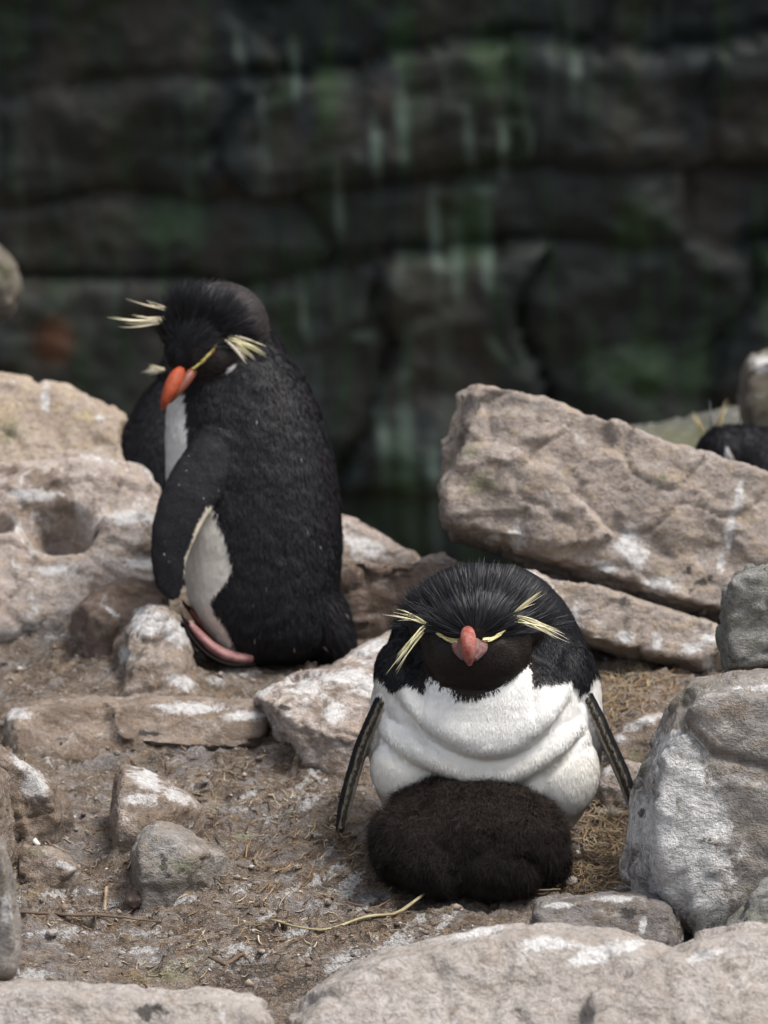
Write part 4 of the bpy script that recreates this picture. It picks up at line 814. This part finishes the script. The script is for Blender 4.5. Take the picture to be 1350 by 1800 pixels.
# ---------------- the standing penguin, seen from its left side, looking down
def standing_penguin():
    fr = Frame(440, 1150, 4.75); base = fr(450, 1162, 10); base[2] = float(gz(base[0], base[1]))
    root = empty('penguin', base); tag(root, 'penguin standing on the rocks with bowed head, orange beak and hanging flipper', 'penguin')
    pc = Pieces()
    pc.add(*loft(fr, [(600, 372, 470, 5, 40), (620, 345, 498, 4, 58), (650, 318, 525, 2, 76), (700, 296, 552, 0, 92), (750, 291, 570, 0, 102), (800, 291, 583, 0, 110), (850, 293, 592, 0, 116), (900, 298, 597, 0, 119), (950, 308, 599, 0, 120), (1000, 322, 597, 0, 118),
                      (1050, 332, 592, 0, 114), (1090, 348, 590, 0, 107), (1125, 374, 585, 0, 94), (1150, 403, 560, 0, 70), (1164, 428, 530, 0, 40)]), 'body')
    pc.add(*tube(fr, [(540, 1040, 0), (565, 1085, 0), (588, 1130, 0), (598, 1158, 0)], [(52, 84), (46, 76), (34, 60), (17, 42)]), 'tail')
    pc.add(*ellipsoid(fr, (545, 1095, 0), (52, 70, 66), 0.45), 'tail')
    pc.add(*ellipsoid(fr, (392, 577, 22), (80, 80, 78)), 'head'); pc.add(*ellipsoid(fr, (345, 618, 50), (56, 62, 56)), 'head'); pc.add(*ellipsoid(fr, (374, 636, 52), (52, 40, 50), 0.4), 'head')
    pc.add(*ellipsoid(fr, (320, 575, 40), (42, 56, 46)), 'head'); pc.add(*ellipsoid(fr, (352, 562, 42), (62, 58, 58)), 'head'); pc.add(*ellipsoid(fr, (322, 632, 72), (30, 36, 28)), 'head'); pc.add(*ellipsoid(fr, (440, 640, 0), (62, 76, 72)), 'body')
    fl = [(392, 770, 88), (368, 815, 104), (338, 868, 118), (312, 925, 124), (300, 980, 124), (301, 1025, 120), (312, 1054, 116)]
    pc.add(*tube(fr, fl, [(34, 22), (46, 18), (48, 14), (42, 12), (33, 10), (26, 8), (10, 6)]), 'flipper')
    pc.add(*tube(fr, [(330, 780, -96), (312, 850, -112), (300, 930, -116), (298, 1000, -110)], [(26, 18), (30, 12), (26, 10), (8, 6)]), 'flipper')
    pc.add(*ellipsoid(fr, (445, 1050, 36), (84, 116, 72)), 'body')              # near thigh
    by = [640, 690, 760, 800, 850, 885, 900, 930, 960, 1000, 1020, 1040, 1052, 1070, 1100, 1130, 1150, 1165]; bx = [322, 326, 332, 331, 340, 360, 376, 392, 401, 411, 400, 384, 371, 376, 396, 411, 414, 418]
    def colour(B):
        u, v, w = fr.inv(B.V); n = fbm(B.V*230, 2, 6); C = np.tile(BLACK*0.95, (len(u), 1)); rus = np.clip(fbm(B.V*np.array([40, 40, 14]), 3, 9), 0, 1)[:, None]
        C = C*(1+0.8*rus*np.array([1.0, 0.55, 0.35])); body = B.is_tag('body')
        wh = body & (u+5*n < np.interp(v+5*n, by, bx)-np.clip(-w-20, 0, 200)*0.1) & (v > 640); C[wh] = WHITE*0.97; C[wh & (v > 900)] = WHITE*np.array([0.9, 0.86, 0.80])
        f = B.is_tag('flipper') & (B.D[B.names.index('body')] > 0.003); C[f] = BLACK*1.25
        cx = np.interp(v, [p[1] for p in fl], [p[0] for p in fl]); hw = np.interp(v, [p[1] for p in fl], [34, 46, 48, 42, 33, 26, 10]); C[f & (v > 895) & (v < 1035) & (u-cx > hw*0.86)] = CREAM
        h = B.is_tag('head'); cap = sstep(380, 425, u+0.45*(560-v)+8*n)[:, None]; C[h] = (BLACK*0.8*(1-cap)+np.array([0.030, 0.025, 0.025])*cap)[h]
        ck = h & (v > 622) & (u > 336); C[ck] = np.array([0.024, 0.019, 0.018])
        sp = (np.hypot((u-404)/12, (v-654+(u-404)*0.7)/4) < 1) & (w > 20); C[sp] = WHITE*0.9
        return C
    B = Body(fr, pc, 0.0030, colour, root, base, 4, lambda B: 2.2*fbm(B.V*38, 3, 4)+1.3*fbm(B.V*np.array([150, 150, 60]), 2, 8)*B.is_tag('body'))
    iH, iF, iT = (B.names.index(t) for t in ('head', 'flipper', 'tail')); beak = fr(308, 668, 100); down = -np.array(fr.a)
    def dirs(p, n, tg):
        d = np.tile(down, (len(p), 1)); hd = tg == iH; d[hd] = (p[hd]-beak)/np.linalg.norm(p[hd]-beak, axis=1, keepdims=True); d[tg == iT] = down*0.75+0.65*np.array(fr.r); return d
    plumage(B, 105000, 'plumage', lambda p, n, tg: np.select([tg == iF, tg == iH, tg == iT], [0.003, 0.0048, 0.020], 0.0105), 0.0012, 0.28, dirs, colvar=0.38, jit=0.2, recolour=lambda p, c: np.where(RNG.random((len(p), 1)) < 0.0009, np.array([0.42, 0.40, 0.36]), c))
    # black crown feathers standing off the forehead
    R = []; Dd = []; NN = []
    while len(R) < 2000:
        a = math.radians(random.uniform(0, 158)); r = random.uniform(22, 108); px, py = 318+r*math.cos(a)*0.95+r*0.15, 612-r*math.sin(a)
        h = B.hit(px, py)
        if h is None: continue
        R.append(h[0]); NN.append(h[1]); Dd.append((math.cos(a)+0.12)*fr.r+math.sin(a)*fr.a)
    R, Dd, NN = map(np.array, (R, Dd, NN)); n = len(R)
    o = strand_mesh('crest', R, Dd+RNG.normal(0, 0.1, (n, 3)), NN, RNG.uniform(0.014, 0.032, n), RNG.uniform(0.0008, 0.0014, n), RNG.uniform(0.15, 0.5, n), np.tile(BLACK*0.8, (n, 1))*np.exp(RNG.normal(0, 0.5, (n, 1))), NN, M_STRAND, B.obj, base); o['kind'] = 'stuff'
    plume(B, (292, 566), [(196, 565), (206, 573), (214, 578), (240, 577), (216, 556), (232, 557)], -4, 'crest_plume', root, 'pale yellow plume on the far side of the head', per=2, sag=-5, r=0.0010, spread=2)
    plume(B, (300, 548), [(219, 527), (234, 537), (252, 530), (264, 527)], -8, 'crest_plume', root, 'wispy yellow plume above the far brow', per=1, sag=-7, r=0.0009, spread=3)
    plume(B, (384, 598), [(466, 612), (469, 632), (456, 645), (446, 651), (460, 624), (440, 640)], 6, 'crest_plume', root, 'pale yellow plume fanning back from the near brow', per=3, sag=5, r=0.0011, spread=3)
    def stripe(pts, name, c, r, cnt):
        cv = []; rr = []; pts = np.array(pts, float)
        for k in range(cnt):
            t = random.uniform(0, len(pts)-1.4); a = np.array([np.interp(t, range(len(pts)), pts[:, j]) for j in (0, 1)])+np.random.default_rng(k).normal(0, 1.2, 2); b_ = np.array([np.interp(t+0.5, range(len(pts)), pts[:, j]) for j in (0, 1)])
            ha, hb = B.hit(*a), B.hit(*b_)
            if ha and hb: cv.append(arc(ha[0]-fr.f*0.001, hb[0]-fr.f*0.004, -fr.f*0.002, 5)); rr.append(r*random.uniform(0.7, 1.2))
        prism_strands(name, cv, rr, [np.array(c)*random.uniform(0.75, 1.1) for _ in cv], root, base, view=-fr.f)
    stripe([(336, 652), (348, 643), (360, 632), (372, 618), (382, 604)], 'eyebrow', (0.52, 0.44, 0.14), 0.0013, 70)
    h = B.hit(372, 626); u, v, w = fr.inv(h[0]); solid('eye', [ellipsoid(fr, (373, 626, w-1), (6, 3.4, 4), 0.7)], 0.0009, M_EYE, root, base)
    bk = empty('beak', base); bk.parent = root; bk.location = (0, 0, 0)
    solid('upper_mandible', [tube(fr, [(319, 656, 94), (311, 670, 108), (302, 690, 118), (293, 710, 120), (287, 727, 114)], [(8, 8), (13, 12), (13, 12), (9, 9), (3, 3)])], 0.0013, M_BEAK_O, bk, base)
    solid('lower_mandible', [tube(fr, [(342, 654, 84), (330, 672, 100), (314, 694, 108), (298, 714, 110)], [(8, 9), (10, 10), (8, 9), (4, 5)])], 0.0013, M_BEAK_B, bk, base)
    ft = solid('foot', [tube(fr, [(442, 1158, 62), (410, 1156, 70), (378, 1142, 76), (352, 1118, 78), (332, 1094, 76)], [(9, 20), (12, 26), (11, 30), (9, 30), (5, 22)])], 0.0022, M_FOOT, root, base)
    solid('sole', [tube(fr, [(446, 1167, 58), (405, 1168, 70), (368, 1152, 76), (342, 1126, 78), (322, 1096, 76)], [(5, 18), (5, 26), (5, 30), (5, 30), (4, 22)])], 0.0020, M_CLAW, ft, base)
    for k, ww in enumerate((58, 78, 98)): solid('claw', [tube(fr, [(334, 1098, ww), (324, 1088, ww+4), (320, 1078, ww+5)], [(4, 4), (3, 3), (1, 1)])], 0.0012, M_CLAW, ft, base)
    f2 = solid('foot', [tube(fr, [(420, 1150, 0), (380, 1128, 8), (350, 1092, 14), (330, 1066, 16)], [(12, 22), (11, 28), (8, 26), (4, 18)])], 0.0022, M_BEAK_B, root, base)
    for ww in (2, 18, 34): solid('claw', [tube(fr, [(334, 1072, ww), (324, 1062, ww+3), (321, 1054, ww+4)], [(4, 4), (3, 3), (1, 1)])], 0.0012, M_CLAW, f2, base)
    return B
standing = standing_penguin()

# ---------------- two more, half hidden by rock
def hidden_penguin(fr, pieces, base, label, white, feathers, extra):
    root = empty('penguin', base); tag(root, label, 'penguin'); pc = Pieces()
    for t, vf in pieces: pc.add(*vf, t)
    def colour(B):
        u, v, w = fr.inv(B.V); C = np.tile(BLACK, (len(u), 1)); C[white(u, v, w) & B.is_tag('body')] = WHITE; return C
    B = Body(fr, pc, 0.005, colour, root, base, 3); down = -np.array(fr.a)
    plumage(B, feathers, 'plumage', lambda p, n, tg: np.full(len(p), 0.011), 0.0018, 0.3, lambda p, n, tg: np.tile(down, (len(p), 1)))
    extra(B, root); return B
fr3 = Frame(290, 800, 5.36)
def ex3(B, root):
    plume(B, (292, 652), [(253, 648), (256, 653), (260, 644), (252, 656)], 0, 'crest_plume', root, None, per=3, sag=2, r=0.0010, spread=2)
    solid('beak', [tube(fr3, [(330, 690, 40), (318, 708, 48), (312, 724, 46)], [(12, 12), (11, 11), (4, 4)])], 0.002, M_BEAK_O, root, B.origin)
hidden_penguin(fr3, [('body', loft(fr3, [(668, 278, 345, 0, 40), (690, 256, 362, 0, 55), (730, 232, 380, 0, 75), (780, 208, 392, 0, 92), (840, 196, 402, 0, 100), (940, 190, 408, 0, 104), (1040, 200, 402, 0, 96), (1100, 230, 380, 0, 70), (1130, 260, 350, 0, 40)])),
    ('head', ellipsoid(fr3, (322, 655, 10), (42, 40, 40)))], fr3(300, 1130, 0), 'dark-backed penguin hunched behind the standing penguin', lambda u, v, w: (w > 40) & (u > 330) & (v > 720), 26000, ex3)
fr4 = Frame(1300, 820, 5.55)
def ex4(B, root):
    for b0, e in (((1236, 764), [(1214, 722), (1220, 728)]), ((1252, 752), [(1248, 700)]), ((1262, 752), [(1280, 702), (1276, 708)])):
        plume(B, b0, e, 0, 'crest_plume', root, None, c=(0.50, 0.42, 0.22) if b0[0] != 1252 else (0.16, 0.16, 0.15), per=3, sag=0, r=0.0009, spread=2.5)
    plume(B, (1276, 786), [(1286, 826), (1292, 822), (1281, 828)], 6, 'crest_plume', root, None, c=(0.42, 0.42, 0.38), per=3, sag=0, r=0.0010)
    plume(B, (1266, 803), [(1236, 815), (1240, 814)], 3, 'eyebrow', root, None, c=(0.5, 0.36, 0.12), per=4, sag=-2, r=0.0010, spread=1)
    solid('beak', [tube(fr4, [(1240, 820, 10), (1222, 834, 12), (1212, 850, 10)], [(13, 13), (12, 12), (4, 4)])], 0.002, M_BEAK_O, root, B.origin)
hidden_penguin(fr4, [('head', ellipsoid(fr4, (1276, 798, 8), (50, 52, 48))), ('head', ellipsoid(fr4, (1246, 806, 8), (26, 34, 28))), ('head', ellipsoid(fr4, (1308, 800, 4), (58, 54, 50))), ('body', ellipsoid(fr4, (1345, 815, 0), (66, 64, 60))),
    ('body', loft(fr4, [(760, 1320, 1365, 0, 30), (790, 1300, 1400, 0, 62), (850, 1290, 1440, 0, 84), (950, 1280, 1460, 0, 96), (1050, 1280, 1462, 0, 96), (1130, 1300, 1440, 0, 80), (1180, 1330, 1410, 0, 44)]))],
    fr4(1370, 1185, 0), 'penguin peering out from behind the wedge-shaped boulder with upright crest wisps', lambda u, v, w: (u < 1300) & (v > 860), 16000, ex4)

# ------------------------------------------------------------------ litter on the ground
def ground_curves(regions, lift=0.004):
    cv = []
    for (px, py, sx, sy, n, L0, L1, ang, asp, curl) in regions:
        c = G(px, py); ex = G(px+sx, py); ey = G(px, py-sy); dx = abs(ex[0]-c[0])+1e-3; dy = abs(ey[1]-c[1])+1e-3
        X = c[0]+RNG.normal(0, 0.5, n)*dx; Y = c[1]+RNG.normal(0, 0.5, n)*dy; A = np.radians(ang)+RNG.normal(0, asp, n); L = RNG.uniform(L0, L1, n); K = RNG.normal(0, curl, n)
        t = np.linspace(-0.5, 0.5, 7); th = A[:, None]+K[:, None]*t[None]; st = L[:, None]/7
        cx = X[:, None]+np.cumsum(np.cos(th)*st, 1); cy = Y[:, None]+np.cumsum(np.sin(th)*st, 1); cz = gz(cx, cy)
        up = RNG.uniform(0.0005, lift, n)[:, None]+RNG.uniform(-0.3, 1.0, n)[:, None]*lift*4*t[None]**2+np.clip(RNG.normal(0, 1, n), -0.2, 2)[:, None]*lift*t[None]
        cz = np.maximum(cz+0.0004, cz.mean(1, keepdims=True)+up+0.5*(cz-cz.mean(1, keepdims=True))); cv += list(np.stack([cx, cy, cz], -1))
    return cv
def litter(name, cv, r0, r1, palette, label=None):
    rr = RNG.uniform(r0, r1, len(cv)); cc = [np.array(palette[RNG.integers(len(palette))])*RNG.uniform(0.65, 1.2) for _ in cv]
    o = prism_strands(name, cv, rr, cc, None, np.zeros(3), view=np.array([0.1, -0.3, 1.0])); o['kind'] = 'stuff'
    return o
STRAWC = [(0.34, 0.235, 0.13), (0.26, 0.165, 0.085), (0.42, 0.33, 0.20), (0.17, 0.105, 0.06), (0.30, 0.26, 0.20)]
nest = litter('nest_straw', ground_curves([(1055, 1470, 60, 70, 420, 0.02, 0.06, 40, 1.2, 1.6), (1075, 1420, 40, 40, 220, 0.02, 0.05, 60, 1.2, 2.2), (1040, 1540, 70, 30, 260, 0.015, 0.05, 20, 0.9, 1.0), (1120, 1220, 60, 40, 260, 0.03, 0.08, 120, 0.9, 1.0),
   (1080, 1260, 40, 40, 120, 0.02, 0.06, 90, 1.0, 1.4), (740, 1570, 50, 24, 110, 0.02, 0.06, 20, 0.8, 0.9), (600, 1480, 50, 60, 60, 0.015, 0.06, 50, 0.6, 1.0), (500, 1540, 90, 60, 60, 0.015, 0.06, 40, 0.7, 1.0), (870, 1575, 60, 16, 90, 0.015, 0.04, 10, 0.7, 0.8), (960, 1520, 30, 50, 120, 0.02, 0.05, 50, 1.0, 1.2)], 0.006), 0.0003, 0.0010, STRAWC)
nest['label'] = 'brown dry straw matted in the nest around the crouching penguin'
chips = litter('plant_litter', ground_curves([(300, 1500, 330, 180, 700, 0.005, 0.022, 20, 0.8, 0.6), (500, 1650, 330, 90, 420, 0.005, 0.022, 15, 0.7, 0.6), (400, 1380, 260, 100, 300, 0.005, 0.02, 30, 0.9, 0.6), (450, 1190, 160, 40, 120, 0.006, 0.02, 0, 0.9, 0.5), (1060, 1500, 90, 80, 200, 0.005, 0.02, 30, 1.3, 0.6)], 0.002), 0.0004, 0.0011,
   [(0.30, 0.21, 0.12), (0.13, 0.08, 0.05), (0.45, 0.38, 0.27), (0.05, 0.038, 0.03), (0.22, 0.15, 0.09)])
chips['label'] = 'short scattered bits of dry stem and leaf on brown soil'
def grit():
    n = 9000; x = RNG.uniform(-0.56, 0.58, n); y = RNG.uniform(3.52, 5.0, n); z = gz(x, y); r = np.exp(RNG.normal(math.log(0.0013), 0.5, n)); r = np.minimum(r, 0.0065)
    o8 = np.array([[1, 0, 0], [-1, 0, 0], [0, 1, 0], [0, -1, 0], [0, 0, 1], [0, 0, -1]], float); F8 = np.array([[0, 2, 4], [2, 1, 4], [1, 3, 4], [3, 0, 4], [2, 0, 5], [1, 2, 5], [3, 1, 5], [0, 3, 5]])
    V = o8[None]*r[:, None, None]*RNG.uniform(0.55, 1.3, (n, 6, 1)); V = V+RNG.normal(0, 0.25, (n, 6, 3))*r[:, None, None]; V[..., 2] *= 0.75; V = V+np.stack([x, y, z+r*0.25], -1)[:, None]
    F = (F8[None]+np.arange(n)[:, None, None]*6).reshape(-1, 3); pal = np.array([(0.30, 0.24, 0.19), (0.20, 0.145, 0.105), (0.10, 0.075, 0.06), (0.42, 0.38, 0.34), (0.62, 0.61, 0.58), (0.24, 0.22, 0.21)])
    C = pal[RNG.choice(6, n, p=[0.28, 0.28, 0.16, 0.13, 0.06, 0.09])]*RNG.uniform(0.7, 1.2, (n, 1)); o = mesh_obj('grit', V.reshape(-1, 3), F, M_BODY, smooth=False); set_col(o, 'Col', np.repeat(C, 6, 0)); o['kind'] = 'stuff'; o['label'] = 'fine grit and crumbs strewn over the soil'
grit()
def pebble_mesh(seed):
    bm = bmesh.new(); bmesh.ops.create_icosphere(bm, subdivisions=3, radius=1.0); V = np.array([v.co[:] for v in bm.verts]); F = [tuple(v.index for v in f.verts) for f in bm.faces]; bm.free()
    d = 1+0.30*fbm(V*1.3+seed, 3, seed)+0.16*facets(V*1.5+seed, seed+3); return V*d[:, None]*np.array([1.0, 0.8, 0.62]), F
PEB = [pebble_mesh(k) for k in range(5)]
def pebble(px, py, rpx, mat, label, group=None, k=0):
    g = G(px, py); r = rpx*g[1]/FPX; V, F = PEB[k % 5]; a = random.uniform(0, 6.28); c, s_ = math.cos(a), math.sin(a); V = V@np.array([[c, s_, 0], [-s_, c, 0], [0, 0, 1.0]])
    V = V*r+g+np.array([0, 0, r*0.32]); o = mesh_obj('pebble', V, F, mat, origin=g); set_col(o, 'stain', np.zeros((len(V), 3))); tag(o, label, 'pebble', group); return o
pebble(1003, 1556, 17, PALE, 'pale rounded pebble lying beside the chick in the straw', None, 1)
pebble(868, 1588, 13, FRONT, 'small whitish pebble by the dark damp slab', None, 2)
pebble(92, 1652, 11, FRONT, 'round pale pebble near the narrow upright boulder', None, 3)
pebble(240, 1592, 26, UMBER, 'blackish lump of earth in front of the bare pointed stone', None, 4)
for k in range(46):
    px, py = random.choice([(random.uniform(60, 640), random.uniform(1400, 1700)), (random.uniform(400, 640), random.uniform(1320, 1690)), (random.uniform(140, 460), random.uniform(1320, 1600)), (random.uniform(380, 560), random.uniform(1170, 1215))])
    pebble(px, py, random.uniform(3.5, 8), *random.choice([(FRONT, 'small light grey pebble loose on the open brown soil'), (SOILROCK, 'small earth-stained pebble loose on the open brown soil'), (GREY, 'small mid-grey pebble loose on the open brown soil'), (PALE, 'small pale pinkish pebble loose on the open brown soil'), (UMBER, 'small dark brown pebble loose on the open brown soil')]), 'loose pebbles on the soil', k)
def laid(name, label, cat, pts, r, mat, lift=0.003, twist=0.0):
    A = np.array([G(*p) for p in pts]); t = np.arange(len(A)); tt = np.linspace(0, len(A)-1, 28); C = np.stack([smooth_interp(tt, t, A[:, k]) for k in range(3)], 1)
    zg = gz(C[:, 0], C[:, 1]); zp = np.pad(zg, 4, 'edge'); zs = np.max([zp[k:k+len(zg)] for k in range(9)], 0); zs = np.convolve(np.pad(zs, 4, 'edge'), np.ones(9)/9, 'valid')-0.002; C[:, 2] = np.maximum(zs+lift, zg+0.0006); C += RNG.normal(0, 0.0003, C.shape); org = C[0].copy(); T = np.gradient(C, axis=0); T /= np.linalg.norm(T, axis=1, keepdims=True); s_ = np.cross(T, [0, 0, 1.0]); s_ /= np.linalg.norm(s_, axis=1, keepdims=True); q = np.cross(s_, T); rings = []
    for i in range(len(C)):
        u = i/(len(C)-1); pr = r*(0.35+0.65*math.sin(math.pi*min(1, 0.18+u*0.8)))*(1+0.15*math.sin(i*1.7)); a = np.linspace(0, 2*math.pi, 7, endpoint=False)+twist*u
        rings.append(C[i]+np.outer(np.cos(a), s_[i])*pr+np.outer(np.sin(a), q[i])*pr*0.7)
    V, F = ring_mesh(rings); return tag(mesh_obj(name, V, F, mat, origin=org), label, cat)
laid('grass_stalk', 'long pale dry grass stalk lying across the soil below the chick', 'stalk', [(478, 1634), (560, 1640), (640, 1626), (700, 1608), (770, 1588), (850, 1578), (930, 1572), (985, 1570)], 0.0021, M_STALK)
laid('twig', 'long reddish-brown twig lying near the narrow upright boulder', 'twig', [(28, 1606), (110, 1616), (200, 1628), (285, 1640)], 0.0024, M_TWIG)
laid('twig', 'dark thin twig beside the chick on trampled soil', 'twig', [(640, 1602), (680, 1588), (735, 1566)], 0.0014, M_TWIG)
laid('twig', 'thin brown twig in front of the bare pointed stone', 'twig', [(338, 1548), (375, 1556), (412, 1568)], 0.0013, M_TWIG)
laid('twig', 'straight stem lying between the low ledge and the crouching penguin', 'twig', [(572, 1356), (600, 1353), (622, 1352)], 0.0018, M_STRAW)
laid('twig', 'bent stem beside the striped grey-brown rock', 'twig', [(32, 1400), (60, 1450), (86, 1490), (125, 1512)], 0.0012, M_STRAW)
laid('twig', 'short pale stem standing by the blackish earth lump', 'twig', [(184, 1608), (187, 1590), (189, 1572)], 0.0017, M_STRAW, 0.006)
laid('twig', 'slender brown stem slanting over white droppings beyond the straw', 'twig', [(462, 1598), (480, 1570), (492, 1548)], 0.0013, M_STRAW)
laid('dry_leaf', 'curled orange-brown dry leaf on dark soil', 'leaf', [(368, 1697), (395, 1700), (420, 1694), (428, 1682), (418, 1676)], 0.0026, M_TWIG, 0.004)
# a tuft of moulted down caught in the nest
def moulted():
    g = G(1072, 1448); cv = []
    for _ in range(90):
        a = random.uniform(0.2, 2.6); L = random.uniform(0.008, 0.022); e = g+np.array([math.cos(a)*L, random.uniform(-0.006, 0.01), math.sin(a)*L*0.7+0.004]); cv.append(arc(g+np.array([0, 0, 0.002]), e, np.array([random.gauss(0, 0.002), 0, 0.002]), 6))
    o = prism_strands('moulted_feather', cv, [random.uniform(0.00025, 0.0005) for _ in cv], [np.array((0.50, 0.44, 0.35))*random.uniform(0.7, 1.2) for _ in cv], None, g); o.location = g; tag(o, 'fluffy pale moulted feather caught in the nest straw', 'feather')
moulted()
